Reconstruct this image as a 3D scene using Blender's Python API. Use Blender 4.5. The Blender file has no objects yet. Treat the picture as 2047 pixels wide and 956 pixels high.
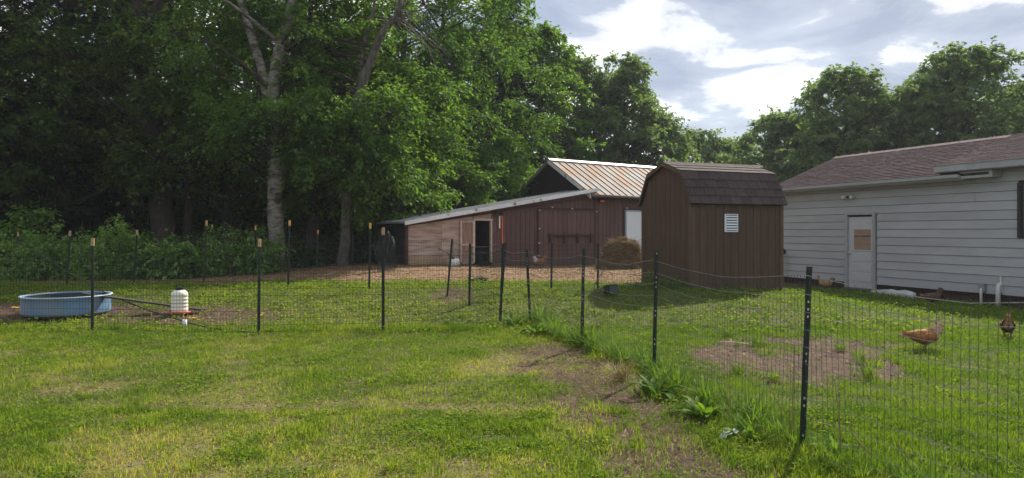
import bpy, math, random
import numpy as np
from mathutils import Vector, Matrix
R = math.radians
rng = np.random.default_rng(7)
random.seed(7)
scene = bpy.context.scene
COL = scene.collection

# ------------------------------------------------------------------ camera, sky, sun, exposure
F, CX, HOR, CAMZ = 1383.0, 1023.5, 462.0, 1.6      # focal length and horizon in photo pixels, eye height
cam = bpy.data.cameras.new('camera')
cam.sensor_width = 36.0
cam.lens = 36.0 * F / 2047.0
cam.shift_y = (HOR - 478.0) / 2047.0
cam.clip_end = 3000.0
camo = bpy.data.objects.new('camera', cam); COL.objects.link(camo)
camo.location = (0, 0, CAMZ); camo.rotation_euler = (R(90), 0, 0)
scene.camera = camo

SUN_AZ, SUN_EL = 34.0, 41.0          # degrees to the right of the view direction (+Y), and up
world = bpy.data.worlds.new('World'); scene.world = world; world.use_nodes = True
def build_world():
    nt = world.node_tree; nt.nodes.clear(); N = nt.nodes.new; L = nt.links.new
    out = N('ShaderNodeOutputWorld'); bg = N('ShaderNodeBackground'); bg.inputs['Strength'].default_value = 0.122
    sky = N('ShaderNodeTexSky'); sky.sky_type = 'NISHITA'; sky.sun_disc = False
    sky.sun_elevation = R(SUN_EL); sky.sun_rotation = R(SUN_AZ)
    sky.air_density = 1.0; sky.dust_density = 1.5; sky.ozone_density = 1.0
    tc = N('ShaderNodeTexCoord'); sep = N('ShaderNodeSeparateXYZ'); L(tc.outputs['Generated'], sep.inputs[0])
    zc = N('ShaderNodeMath'); zc.operation = 'MAXIMUM'; L(sep.outputs[2], zc.inputs[0]); zc.inputs[1].default_value = 0.0
    za = N('ShaderNodeMath'); za.operation = 'ADD'; L(zc.outputs[0], za.inputs[0]); za.inputs[1].default_value = 0.22
    dx = N('ShaderNodeMath'); dx.operation = 'DIVIDE'; L(sep.outputs[0], dx.inputs[0]); L(za.outputs[0], dx.inputs[1])
    dy = N('ShaderNodeMath'); dy.operation = 'DIVIDE'; L(sep.outputs[1], dy.inputs[0]); L(za.outputs[0], dy.inputs[1])
    cmb = N('ShaderNodeCombineXYZ'); L(dx.outputs[0], cmb.inputs[0]); L(dy.outputs[0], cmb.inputs[1])
    def noise(scale, detail, rough, off, dist=0.0):
        mp = N('ShaderNodeMapping'); mp.inputs['Location'].default_value = off; L(cmb.outputs[0], mp.inputs['Vector'])
        n = N('ShaderNodeTexNoise'); n.inputs['Scale'].default_value = scale; n.inputs['Detail'].default_value = detail
        n.inputs['Roughness'].default_value = rough; n.inputs['Distortion'].default_value = dist
        L(mp.outputs[0], n.inputs['Vector']); return n.outputs['Fac']
    def ramp(fac, stops):
        r = N('ShaderNodeValToRGB'); L(fac, r.inputs[0]); r.color_ramp.interpolation = 'EASE'
        e = r.color_ramp.elements
        while len(e) < len(stops): e.new(0.5)
        for el, (p, c) in zip(e, stops): el.position = p; el.color = (*c, 1)
        return r.outputs['Color']
    big = noise(0.8, 5, 0.5, (3.1, 1.7, 0), 0.3)
    fine = noise(2.7, 9, 0.56, (6.6, 6.1, 0), 0.35)
    cover = ramp(big, [(0.30, (0.72,)*3), (0.55, (0.97,)*3)])
    mid = noise(0.9, 3, 0.5, (14.1, 7.9, 0), 0.2)
    add = N('ShaderNodeMath'); add.operation = 'MULTIPLY_ADD'; L(mid, add.inputs[0]); add.inputs[1].default_value = 0.5; add.inputs[2].default_value = -0.25
    tot = N('ShaderNodeMath'); tot.operation = 'ADD'; L(fine, tot.inputs[0]); L(add.outputs[0], tot.inputs[1]); fine = tot.outputs[0]
    grey = ramp(fine, [(0.36, (1.95, 2.3, 3.05)), (0.47, (2.5, 2.85, 3.5)), (0.535, (4.4, 4.55, 4.9)), (0.63, (8.6, 8.5, 8.3))])
    mx = N('ShaderNodeMix'); mx.data_type = 'RGBA'
    L(cover, mx.inputs['Factor']); L(sky.outputs[0], mx.inputs['A']); L(grey, mx.inputs['B'])
    L(mx.outputs['Result'], bg.inputs['Color']); L(bg.outputs[0], out.inputs[0])
build_world()

sun = bpy.data.lights.new('sun', 'SUN'); sun.energy = 4.9; sun.angle = R(1.2); sun.color = (1.0, 0.93, 0.82)
suno = bpy.data.objects.new('sun', sun); COL.objects.link(suno)
sdir = Vector((math.sin(R(SUN_AZ))*math.cos(R(SUN_EL)), math.cos(R(SUN_AZ))*math.cos(R(SUN_EL)), math.sin(R(SUN_EL))))
suno.rotation_euler = sdir.to_track_quat('Z', 'Y').to_euler(); suno.location = sdir * 60
vs = scene.view_settings
vs.view_transform = 'Standard'; vs.look = 'None'; vs.gamma = 1.0; vs.exposure = 0.72; vs.use_curve_mapping = False
scene.cycles.max_bounces = 6; scene.cycles.diffuse_bounces = 3; scene.cycles.transmission_bounces = 4
scene.cycles.caustics_reflective = False; scene.cycles.caustics_refractive = False

# ------------------------------------------------------------------ terrain and noise
def sst(a, b, x):
    t = np.clip((np.asarray(x, float) - a) / (b - a), 0, 1); return t * t * (3 - 2 * t)
_perm = rng.permutation(4096)
def vnoise(x, y, s=1.0, seed=0):
    x = np.asarray(x, float) / s + 137.3 + seed * 17.7; y = np.asarray(y, float) / s + 91.9 + seed * 7.3
    xi = np.floor(x).astype(int); yi = np.floor(y).astype(int); fx = x - xi; fy = y - yi
    fx = fx*fx*(3-2*fx); fy = fy*fy*(3-2*fy)
    h = lambda a, b: _perm[(_perm[(a + seed*31) & 4095] + b) & 4095] / 4095.0
    return (h(xi, yi)*(1-fx) + h(xi+1, yi)*fx)*(1-fy) + (h(xi, yi+1)*(1-fx) + h(xi+1, yi+1)*fx)*fy
def fbm(x, y, s, seed=0, o=4):
    v = 0; a = 0.5; tot = 0
    for k in range(o):
        v = v + a*vnoise(x, y, s/2**k, seed+k*3); tot += a; a *= 0.55
    return v/tot
def H0(x, y):
    x = np.asarray(x, float); y = np.asarray(y, float)
    w = 1 - sst(4.6, 8.2, x)
    z = 0.34*sst(10.5, 15.5, y)*w
    z = z + 0.22*np.exp(-(((x+3.8)/3.6)**2 + ((y-21.6)/3.0)**2))
    z = z - 0.12*sst(8.5, 11.5, x)*(1-sst(15.5, 20.0, y))*sst(5, 9, y)
    z = z - 0.04*sst(7.5, 9.5, x)*sst(14, 18, y)
    return z
def H(x, y):
    return H0(x, y) + 0.05*(fbm(x, y, 1.6, 3)-0.5)*sst(1.0, 3.0, y) + 0.018*(fbm(x, y, 0.35, 9, 2)-0.5)
def at(px, py, Y):
    return Vector(((px-CX)/F*Y, Y, CAMZ + (HOR-py)/F*Y))
def hit(px, py):
    """where the ray through a photo pixel meets the ground"""
    lo, hi = 1.5, 60.0
    f = lambda Y: CAMZ + (HOR-py)/F*Y - float(H0((px-CX)/F*Y, Y))
    for _ in range(60):
        m = (lo+hi)/2
        if f(m) > 0: lo = m
        else: hi = m
    X = (px-CX)/F*lo
    return Vector((X, lo, float(H(X, lo))))
def rayX(px, Y): return (px-CX)/F*Y

# ------------------------------------------------------------------ materials
def new_mat(name):
    m = bpy.data.materials.new(name); m.use_nodes = True; nt = m.node_tree; nt.nodes.clear()
    return m, nt, nt.nodes.new, nt.links.new
def mat(name, c1, c2=None, rough=0.7, scale=6.0, stretch=(1, 1, 1), metal=0.0, bump=0.0, bscale=None, detail=5, rnd=0.12,
        c3=None, s3=1.5, t3=(0.52, 0.68), spec=0.3, coords='Object'):
    """two-tone noise paint, optional blotches of a third colour, per-object value shift, bump"""
    m, nt, N, L = new_mat(name)
    out = N('ShaderNodeOutputMaterial'); b = N('ShaderNodeBsdfPrincipled')
    b.inputs['Roughness'].default_value = rough; b.inputs['Metallic'].default_value = metal
    b.inputs['Specular IOR Level'].default_value = spec
    tc = N('ShaderNodeTexCoord'); mp = N('ShaderNodeMapping'); mp.inputs['Scale'].default_value = stretch
    oi = N('ShaderNodeObjectInfo')
    if coords == 'World':
        g = N('ShaderNodeNewGeometry'); L(g.outputs['Position'], mp.inputs['Vector'])
    else:
        L(tc.outputs['Object'], mp.inputs['Vector'])
        sc = N('ShaderNodeVectorMath'); sc.operation = 'SCALE'; cb = N('ShaderNodeCombineXYZ')
        for i in range(3): L(oi.outputs['Random'], cb.inputs[i])
        L(cb.outputs[0], sc.inputs[0]); sc.inputs['Scale'].default_value = 37.0; L(sc.outputs[0], mp.inputs['Location'])
    n = N('ShaderNodeTexNoise'); n.inputs['Scale'].default_value = scale; n.inputs['Detail'].default_value = detail
    n.inputs['Roughness'].default_value = 0.6; L(mp.outputs[0], n.inputs['Vector'])
    r = N('ShaderNodeValToRGB'); e = r.color_ramp.elements
    e[0].position = 0.3; e[0].color = (*c1, 1); e[1].position = 0.7; e[1].color = (*(c2 or c1), 1); L(n.outputs['Fac'], r.inputs[0])
    col = r.outputs['Color']
    if c3:
        n3 = N('ShaderNodeTexNoise'); n3.inputs['Scale'].default_value = s3; n3.inputs['Detail'].default_value = 6; L(mp.outputs[0], n3.inputs['Vector'])
        m3 = N('ShaderNodeMapRange'); m3.inputs[1].default_value = t3[0]; m3.inputs[2].default_value = t3[1]; L(n3.outputs['Fac'], m3.inputs[0])
        mx = N('ShaderNodeMix'); mx.data_type = 'RGBA'; L(m3.outputs[0], mx.inputs['Factor']); L(col, mx.inputs['A']); mx.inputs['B'].default_value = (*c3, 1)
        col = mx.outputs['Result']
    hs = N('ShaderNodeHueSaturation'); L(col, hs.inputs['Color'])
    mr = N('ShaderNodeMapRange'); mr.inputs[3].default_value = 1-rnd; mr.inputs[4].default_value = 1+rnd; L(oi.outputs['Random'], mr.inputs[0])
    L(mr.outputs[0], hs.inputs['Value']); L(hs.outputs[0], b.inputs['Base Color'])
    if bump:
        n2 = N('ShaderNodeTexNoise'); n2.inputs['Scale'].default_value = bscale or scale*3; n2.inputs['Detail'].default_value = 4; L(mp.outputs[0], n2.inputs['Vector'])
        bp = N('ShaderNodeBump'); bp.inputs['Strength'].default_value = bump; bp.inputs['Distance'].default_value = 0.02
        L(n2.outputs['Fac'], bp.inputs['Height']); L(bp.outputs[0], b.inputs['Normal'])
    L(b.outputs[0], out.inputs[0]); return m
def leaf_mat(name, dark, mid, light, trans=0.45, gloss=0.10, tmul=(1.25, 1.3, 0.6)):
    """leaf colour from the per-leaf 'tint' attribute; part of the light passes through"""
    m, nt, N, L = new_mat(name)
    out = N('ShaderNodeOutputMaterial'); at_ = N('ShaderNodeAttribute'); at_.attribute_name = 'tint'
    r = N('ShaderNodeValToRGB'); e = r.color_ramp.elements; e.new(0.5)
    e[0].position = 0.05; e[0].color = (*dark, 1); e[1].position = 0.5; e[1].color = (*mid, 1); e[2].position = 0.97; e[2].color = (*light, 1)
    L(at_.outputs['Fac'], r.inputs[0])
    d = N('ShaderNodeBsdfDiffuse'); t = N('ShaderNodeBsdfTranslucent'); g = N('ShaderNodeBsdfGlossy'); g.inputs['Roughness'].default_value = 0.45
    L(r.outputs[0], d.inputs['Color'])
    mm = N('ShaderNodeMix'); mm.data_type = 'RGBA'; mm.blend_type = 'MULTIPLY'; mm.inputs['Factor'].default_value = 1.0
    L(r.outputs[0], mm.inputs['A']); mm.inputs['B'].default_value = (*tmul, 1); L(mm.outputs['Result'], t.inputs['Color'])
    g.inputs['Color'].default_value = (0.6, 0.65, 0.6, 1)
    m1 = N('ShaderNodeMixShader'); m1.inputs[0].default_value = trans; L(d.outputs[0], m1.inputs[1]); L(t.outputs[0], m1.inputs[2])
    m2 = N('ShaderNodeMixShader'); m2.inputs[0].default_value = gloss*.55; L(m1.outputs[0], m2.inputs[1]); L(g.outputs[0], m2.inputs[2])
    L(m2.outputs[0], out.inputs[0]); return m

M = {}
M['maple'] = leaf_mat('maple leaf', (0.045, 0.10, 0.022), (0.085, 0.17, 0.03), (0.16, 0.25, 0.042), 0.52, 0.05)
M['bright'] = leaf_mat('sunlit maple leaf', (0.10, 0.21, 0.025), (0.17, 0.30, 0.03), (0.24, 0.36, 0.04), 0.55)  # sunlight on the foliage by the barn put into a brighter green
M['birch'] = leaf_mat('birch leaf', (0.06, 0.125, 0.025), (0.105, 0.195, 0.034), (0.175, 0.265, 0.05), 0.52, 0.05)
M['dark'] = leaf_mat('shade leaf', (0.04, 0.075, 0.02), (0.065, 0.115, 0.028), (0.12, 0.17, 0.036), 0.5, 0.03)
M['needle'] = leaf_mat('needle', (0.012, 0.028, 0.014), (0.02, 0.042, 0.018), (0.035, 0.062, 0.024), 0.2)
M['pine'] = leaf_mat('pine needle', (0.03, 0.055, 0.03), (0.05, 0.085, 0.045), (0.075, 0.11, 0.06), 0.25)
M['far'] = leaf_mat('haze-pale far leaf', (0.095, 0.155, 0.07), (0.14, 0.21, 0.085), (0.19, 0.26, 0.095), 0.5, 0.05)  # distance haze painted in: paler, greyer green than the near leaves
M['shrub'] = leaf_mat('shrub leaf', (0.08, 0.17, 0.038), (0.16, 0.29, 0.062), (0.28, 0.4, 0.1), 0.5, 0.08)
M['grass'] = leaf_mat('grass blade', (0.085, 0.16, 0.018), (0.2, 0.285, 0.036), (0.38, 0.37, 0.12), 0.5, 0.03, (1.35, 1.25, 0.5))
M['yardgrass'] = leaf_mat('yard grass blade', (0.065, 0.135, 0.018), (0.135, 0.22, 0.026), (0.24, 0.29, 0.05), 0.5, 0.03, (1.3, 1.25, 0.45))
M['clover'] = leaf_mat('clover leaf', (0.085, 0.155, 0.02), (0.15, 0.235, 0.03), (0.24, 0.30, 0.05), 0.5, 0.015, (1.35, 1.25, 0.45))
M['weed'] = leaf_mat('weed leaf', (0.06, 0.125, 0.022), (0.11, 0.20, 0.03), (0.19, 0.27, 0.05), 0.55, 0.02, (1.2, 1.2, 0.5))
M['straw'] = leaf_mat('straw', (0.12, 0.075, 0.035), (0.25, 0.165, 0.08), (0.42, 0.31, 0.17), 0.15, 0.04, (1, 1, 1))
M['hay'] = leaf_mat('hay', (0.13, 0.085, 0.042), (0.29, 0.2, 0.105), (0.5, 0.38, 0.22), 0.15, 0.03, (1, 1, 1))
M['deadleaf'] = leaf_mat('dead stalk', (0.2, 0.15, 0.07), (0.3, 0.24, 0.11), (0.4, 0.36, 0.18), 0.3, 0.05, (1, 1, 1))
M['silver'] = leaf_mat('pale leaf back', (0.3, 0.36, 0.3), (0.4, 0.46, 0.38), (0.5, 0.55, 0.48), 0.2, 0.1, (1, 1, 1))
M['bark'] = mat('dark bark', (0.028, 0.023, 0.018), (0.075, 0.062, 0.05), 0.9, 7, (3, 3, 0.7), bump=0.9, bscale=14)
M['grey_bark'] = mat('grey bark', (0.05, 0.043, 0.036), (0.16, 0.145, 0.125), 0.9, 6, (2.5, 2.5, 0.7), bump=0.8, bscale=12)
M['birch_bark'] = mat('birch bark', (0.10, 0.09, 0.075), (0.31, 0.285, 0.245), 0.85, 5, (1, 1, 2.6), bump=0.8, bscale=12, c3=(0.06, 0.05, 0.04), s3=2.2, t3=(0.48, 0.62))
M['dead'] = mat('dead grey wood', (0.17, 0.155, 0.14), (0.36, 0.335, 0.31), 0.85, 9)
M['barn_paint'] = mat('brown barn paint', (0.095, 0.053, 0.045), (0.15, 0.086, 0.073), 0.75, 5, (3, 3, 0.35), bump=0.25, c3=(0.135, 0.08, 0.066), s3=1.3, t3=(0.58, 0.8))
M['barn_dark'] = mat('dark boards and bay shade', (0.016, 0.013, 0.012), (0.036, 0.028, 0.025), 0.9, 5, (3, 3, 0.4))  # near-black brown; on the coop end this colour carries bay shade
M['barn_trim'] = mat('brown trim paint', (0.05, 0.026, 0.022), (0.085, 0.047, 0.04), 0.7, 8)
M['plywood'] = mat('weathered plywood', (0.24, 0.135, 0.095), (0.52, 0.37, 0.29), 0.85, 2.6, (0.9, 1, 7), bump=0.3, detail=9, c3=(0.56, 0.46, 0.42), s3=1.1, t3=(0.42, 0.75))
M['plywood_up'] = mat('weathered upright plywood', (0.21, 0.11, 0.075), (0.44, 0.28, 0.21), 0.85, 3.2, (9, 1, 0.8), bump=0.3, detail=9)
M['raw_wood'] = mat('pale raw lumber', (0.42, 0.33, 0.25), (0.62, 0.52, 0.42), 0.8, 6, (1, 1, 1), bump=0.2)
M['tan_board'] = mat('tan board', (0.30, 0.20, 0.115), (0.42, 0.30, 0.19), 0.75, 3, (1, 1, 1), bump=0.2)
M['grey_wood'] = mat('grey old wood', (0.09, 0.08, 0.072), (0.21, 0.19, 0.165), 0.9, 8, (1, 6, 6), bump=0.4)
M['white_paint'] = mat('peeling white paint', (0.62, 0.62, 0.61), (0.78, 0.78, 0.77), 0.65, 6, c3=(0.22, 0.2, 0.18), s3=3.0, t3=(0.6, 0.66))
M['siding'] = mat('white house siding', (0.33, 0.335, 0.35), (0.42, 0.425, 0.44), 0.55, 1.3, (0.5, 1, 1.5), bump=0.06, bscale=40, rnd=0.03)
M['trim_white'] = mat('white trim', (0.31, 0.315, 0.325), (0.39, 0.395, 0.405), 0.5, 5, rnd=0.03)
M['door_white'] = mat('white door', (0.76, 0.78, 0.8), (0.84, 0.85, 0.86), 0.45, 3, rnd=0.0)
M['side_door'] = mat('grey white side door', (0.44, 0.445, 0.46), (0.5, 0.505, 0.52), 0.45, 3, rnd=0.0)
M['pane_board'] = mat('brown board behind pane', (0.27, 0.175, 0.13), (0.36, 0.25, 0.19), 0.5, 4, (1, 1, 6))
M['rust_roof'] = mat('rusty galvanised roofing', (0.135, 0.125, 0.115), (0.23, 0.215, 0.195), 0.75, 1.6, (1.2, 1.2, 1.2), 0.0, c3=(0.21, 0.10, 0.04), s3=0.9, t3=(0.40, 0.6), rnd=0.1, coords='World')
M['grey_metal'] = mat('grey galvanised sheet', (0.28, 0.28, 0.28), (0.42, 0.42, 0.42), 0.5, 3, metal=0.4)
M['shed_paint'] = mat('brown shed paint', (0.07, 0.042, 0.027), (0.10, 0.062, 0.041), 0.7, 3, (4, 4, 0.6), bump=0.3, bscale=24, rnd=0.08, c3=(0.125, 0.085, 0.06), s3=0.9, t3=(0.56, 0.85))
M['shed_trim'] = mat('brown shed trim', (0.09, 0.056, 0.038), (0.115, 0.074, 0.05), 0.7, 5)
M['shed_shingle'] = mat('dark brown shingle', (0.04, 0.029, 0.028), (0.085, 0.062, 0.058), 0.92, 30, bump=0.7, bscale=90, rnd=0.16)
M['house_shingle'] = mat('mauve brown shingle', (0.095, 0.06, 0.062), (0.185, 0.125, 0.125), 0.92, 7, (1.2, 3, 3), bump=0.6, bscale=80, c3=(0.05, 0.038, 0.04), s3=5, t3=(0.5, 0.7))
M['felt'] = mat('roof deck', (0.03, 0.025, 0.023), (0.05, 0.04, 0.036), 0.9)
M['block'] = mat('dark brick base and lap shadow', (0.04, 0.027, 0.023), (0.075, 0.05, 0.042), 0.9, 12, bump=0.5)
M['vent_white'] = mat('white vent plastic', (0.68, 0.73, 0.76), (0.76, 0.8, 0.82), 0.4)
M['black'] = mat('black plastic', (0.012, 0.012, 0.013), (0.024, 0.024, 0.026), 0.5)
M['post'] = mat('dark green post paint', (0.010, 0.017, 0.013), (0.02, 0.03, 0.023), 0.5, 14, rnd=0.2, c3=(0.06, 0.045, 0.035), s3=18, t3=(0.66, 0.74))
M['post_grey'] = mat('grey weathered post', (0.035, 0.035, 0.033), (0.06, 0.06, 0.056), 0.6, 14)
M['cap'] = mat('tan post tip', (0.36, 0.22, 0.10), (0.52, 0.36, 0.19), 0.6, 16)
M['cap_yellow'] = mat('yellow post tip', (0.55, 0.33, 0.05), (0.66, 0.44, 0.1), 0.6, 16)
M['stud'] = mat('bare metal stud', (0.45, 0.45, 0.43), (0.6, 0.6, 0.58), 0.4, metal=0.5)
M['wire'] = mat('galvanised wire', (0.24, 0.245, 0.24), (0.4, 0.405, 0.4), 0.4, 20, metal=0.5)
M['wire_up'] = mat('shaded upright wire', (0.05, 0.055, 0.052), (0.10, 0.105, 0.10), 0.5, 20, metal=0.3)  # darker copy of the mesh wire, shade painted onto the uprights
M['wire_dark'] = mat('green coated wire', (0.025, 0.034, 0.028), (0.05, 0.062, 0.052), 0.8, 20, spec=0.1)
M['pool_blue'] = mat('faded blue plastic', (0.11, 0.2, 0.32), (0.17, 0.28, 0.41), 0.55, 3, (1, 1, 0.5), c3=(0.23, 0.25, 0.27), s3=2.2, t3=(0.46, 0.7))
M['pool_rim'] = mat('pale blue rim', (0.3, 0.4, 0.48), (0.42, 0.52, 0.6), 0.5)
M['pool_in'] = mat('shaded pool lining', (0.02, 0.026, 0.03), (0.04, 0.05, 0.055), 0.6)  # near-black tone is the pool's inner shade put into the colour
M['jug'] = mat('cream jug plastic', (0.66, 0.63, 0.5), (0.76, 0.74, 0.64), 0.4, 3, rnd=0.0)
M['red'] = mat('red plastic', (0.36, 0.07, 0.05), (0.46, 0.12, 0.09), 0.5)
M['orange'] = mat('orange strap', (0.75, 0.13, 0.04), (0.85, 0.2, 0.07), 0.5)
M['white_plastic'] = mat('white plastic', (0.68, 0.68, 0.66), (0.8, 0.8, 0.78), 0.45)
M['sack'] = mat('dirty white sack', (0.36, 0.37, 0.36), (0.55, 0.56, 0.55), 0.8, 8, bump=0.5)
M['net'] = mat('black netting', (0.02, 0.025, 0.028), (0.04, 0.048, 0.05), 0.8)
M['dirt_clod'] = mat('dirt clods', (0.05, 0.032, 0.024), (0.2, 0.14, 0.105), 0.95, 9)
M['glass'] = mat('window glass', (0.05, 0.07, 0.08), (0.07, 0.09, 0.1), 0.08, spec=0.6)
M['window_frame'] = mat('dark brown window frame', (0.04, 0.03, 0.028), (0.06, 0.045, 0.042), 0.5)
M['pipe'] = mat('grey white pipe', (0.46, 0.46, 0.44), (0.56, 0.56, 0.54), 0.5)
M['hen_brown'] = mat('red brown feathers', (0.16, 0.06, 0.018), (0.38, 0.17, 0.055), 0.8, 22, (0.6, 1, 1.6), bump=0.5, bscale=40)
M['hen_dark'] = mat('dark brown feathers', (0.06, 0.034, 0.024), (0.14, 0.08, 0.055), 0.8, 22, bump=0.5, bscale=40)
M['hen_pale'] = mat('buff tail feathers', (0.42, 0.29, 0.16), (0.6, 0.47, 0.31), 0.8, 26, (1, 1, 0.4), bump=0.5, bscale=40)
M['hen_tan'] = mat('tan feathers', (0.26, 0.16, 0.075), (0.42, 0.28, 0.15), 0.8, 22, bump=0.5, bscale=40)
M['hen_white'] = mat('white feathers', (0.6, 0.58, 0.54), (0.72, 0.7, 0.66), 0.8, 22)
M['comb'] = mat('red comb', (0.5, 0.03, 0.025), (0.62, 0.06, 0.045), 0.5)
M['hen_leg'] = mat('hen leg', (0.13, 0.095, 0.05), (0.2, 0.15, 0.08), 0.6)
M['yellow'] = mat('yellow petals', (0.75, 0.5, 0.02), (0.85, 0.6, 0.05), 0.6)
M['stalk'] = mat('brown stalk', (0.12, 0.07, 0.05), (0.2, 0.13, 0.09), 0.8)

# ------------------------------------------------------------------ mesh helpers
def np_mesh(name, verts, faces, mats, tint=None, midx=None, smooth=False):
    verts = np.asarray(verts, np.float32); faces = np.asarray(faces, np.int32)
    me = bpy.data.meshes.new(name); k = faces.shape[1]
    me.vertices.add(len(verts)); me.vertices.foreach_set('co', verts.ravel())
    me.loops.add(faces.size); me.loops.foreach_set('vertex_index', faces.ravel())
    me.polygons.add(len(faces)); me.polygons.foreach_set('loop_start', np.arange(len(faces), dtype=np.int32)*k)
    me.polygons.foreach_set('loop_total', np.full(len(faces), k, np.int32))
    for m_ in (mats if isinstance(mats, (list, tuple)) else [mats]): me.materials.append(m_)
    if midx is not None: me.polygons.foreach_set('material_index', np.asarray(midx, np.int32))
    if smooth: me.polygons.foreach_set('use_smooth', np.ones(len(faces), bool))
    if tint is not None:
        a = me.attributes.new('tint', 'FLOAT', 'POINT'); a.data.foreach_set('value', np.asarray(tint, np.float32))
    me.update(calc_edges=True)
    return me
def link(name, me, parent=None, loc=(0, 0, 0), rz=0.0):
    o = bpy.data.objects.new(name, me); COL.objects.link(o)
    o.location = loc; o.rotation_euler = (0, 0, rz)
    if parent is not None: o.parent = parent
    return o
def tag(o, label=None, cat=None, group=None, kind=None):
    if label: o['label'] = label
    if cat: o['category'] = cat
    if group: o['group'] = group
    if kind: o['kind'] = kind
    return o
def empty(name, loc=(0, 0, 0), rz=0.0, label=None, cat=None, group=None):
    o = bpy.data.objects.new(name, None); COL.objects.link(o); o.empty_display_size = 0.2
    o.location = loc; o.rotation_euler = (0, 0, rz)
    return tag(o, label, cat, group)

class MB:
    """collects polygons (any size) with a material index"""
    def __init__(s): s.v = []; s.f = []; s.m = []
    def add(s, vs, fs, mi=0):
        o = len(s.v); s.v += [tuple(v) for v in vs]; s.f += [tuple(i+o for i in f) for f in fs]; s.m += [mi]*len(fs)
    def box(s, c, d, mi=0, rot=None, bev=0.0):
        x, y, z = d[0]/2, d[1]/2, d[2]/2
        vs = [Vector((a*x, b*y, e*z)) for a in (-1, 1) for b in (-1, 1) for e in (-1, 1)]
        if rot is not None: vs = [rot @ v for v in vs]
        c = Vector(c)
        s.add([v+c for v in vs], [(0, 1, 3, 2), (4, 6, 7, 5), (0, 4, 5, 1), (2, 3, 7, 6), (0, 2, 6, 4), (1, 5, 7, 3)], mi)
    def prism(s, poly, axis, a, b, mi=0):
        """poly of 2-D points pushed along an axis ('x': poly=(y,z), 'y': poly=(x,z), 'z': poly=(x,y)) from a to b"""
        def P(p, t): return {'x': (t, p[0], p[1]), 'y': (p[0], t, p[1]), 'z': (p[0], p[1], t)}[axis]
        n = len(poly); vs = [P(p, a) for p in poly] + [P(p, b) for p in poly]
        fs = [tuple(range(n))[::-1], tuple(range(n, 2*n))] + [(i, (i+1) % n, n+(i+1) % n, n+i) for i in range(n)]
        s.add(vs, fs, mi)
    def tube(s, path, rad, n=8, mi=0, cap=True):
        path = [Vector(p) for p in path]; rr = rad if isinstance(rad, (list, tuple, np.ndarray)) else [rad]*len(path)
        o = len(s.v); ref = None
        for i, p in enumerate(path):
            t = (path[min(i+1, len(path)-1)] - path[max(i-1, 0)]).normalized()
            if ref is None: ref = Vector((1, 0, 0)) if abs(t.x) < 0.8 else Vector((0, 1, 0))
            u = (ref - t*ref.dot(t)).normalized(); ref = u; w = t.cross(u)
            for k in range(n):
                a = 2*math.pi*k/n; s.v.append(tuple(p + (u*math.cos(a)+w*math.sin(a))*rr[i]))
        for i in range(len(path)-1):
            for k in range(n):
                s.f.append((o+i*n+k, o+i*n+(k+1) % n, o+(i+1)*n+(k+1) % n, o+(i+1)*n+k)); s.m.append(mi)
        if cap:
            s.f.append(tuple(o+k for k in range(n))[::-1]); s.f.append(tuple(o+(len(path)-1)*n+k for k in range(n))); s.m += [mi, mi]
    def lathe(s, prof, c=(0, 0, 0), n=24, mi=0, sx=1.0, sy=1.0):
        o = len(s.v)
        for (r, z) in prof:
            for k in range(n):
                a = 2*math.pi*k/n; s.v.append((c[0]+r*sx*math.cos(a), c[1]+r*sy*math.sin(a), c[2]+z))
        for i in range(len(prof)-1):
            for k in range(n):
                s.f.append((o+i*n+k, o+i*n+(k+1) % n, o+(i+1)*n+(k+1) % n, o+(i+1)*n+k)); s.m.append(mi)
    def mesh(s, name, mats, smooth=False, tint=None):
        me = bpy.data.meshes.new(name); me.from_pydata(s.v, [], s.f)
        for m_ in (mats if isinstance(mats, (list, tuple)) else [mats]): me.materials.append(m_)
        me.polygons.foreach_set('material_index', np.array(s.m, np.int32))
        if smooth: me.polygons.foreach_set('use_smooth', np.ones(len(s.f), bool))
        if tint is not None:
            a = me.attributes.new('tint', 'FLOAT', 'POINT'); a.data.foreach_set('value', np.full(len(s.v), tint, np.float32))
        me.update(); return me
    def build(s, name, mats, parent=None, loc=(0, 0, 0), rz=0.0, smooth=False, tint=None):
        return link(name, s.mesh(name, mats, smooth, tint), parent, loc, rz)
def box(name, c, d, m, parent=None, rot=None):
    b = MB(); b.box((0, 0, 0), d, 0, rot); return b.build(name, m, parent, c)
def copy_tree(o, parent=None):
    c = o.copy(); COL.objects.link(c)
    if parent is not None: c.parent = parent
    for ch in list(o.children): copy_tree(ch, c)
    return c
def nrm(a): return a/np.maximum(np.linalg.norm(a, axis=-1, keepdims=True), 1e-9)
def leaves(pos, ax, nn, ln, wd, fold=0.18):
    """diamond leaves folded along the midrib: 4 vertices, 2 triangles each"""
    ax = nrm(ax); sd = nrm(np.cross(nn, ax)); nn = np.cross(ax, sd)
    ln = np.asarray(ln)[:, None]; wd = np.asarray(wd)[:, None]
    b = pos; t = pos + ax*ln - nn*ln*0.12
    l = pos + ax*ln*0.45 + sd*wd*0.5 + nn*wd*fold; r = pos + ax*ln*0.45 - sd*wd*0.5 + nn*wd*fold
    v = np.stack([b, r, t, l], 1).reshape(-1, 3); i = np.arange(len(pos))[:, None]*4
    f = np.concatenate([i+np.array([0, 1, 2]), i+np.array([0, 2, 3])], 1).reshape(-1, 3)
    return v, f
def unit(n, g=rng):
    return nrm(g.normal(size=(n, 3)))

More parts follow.
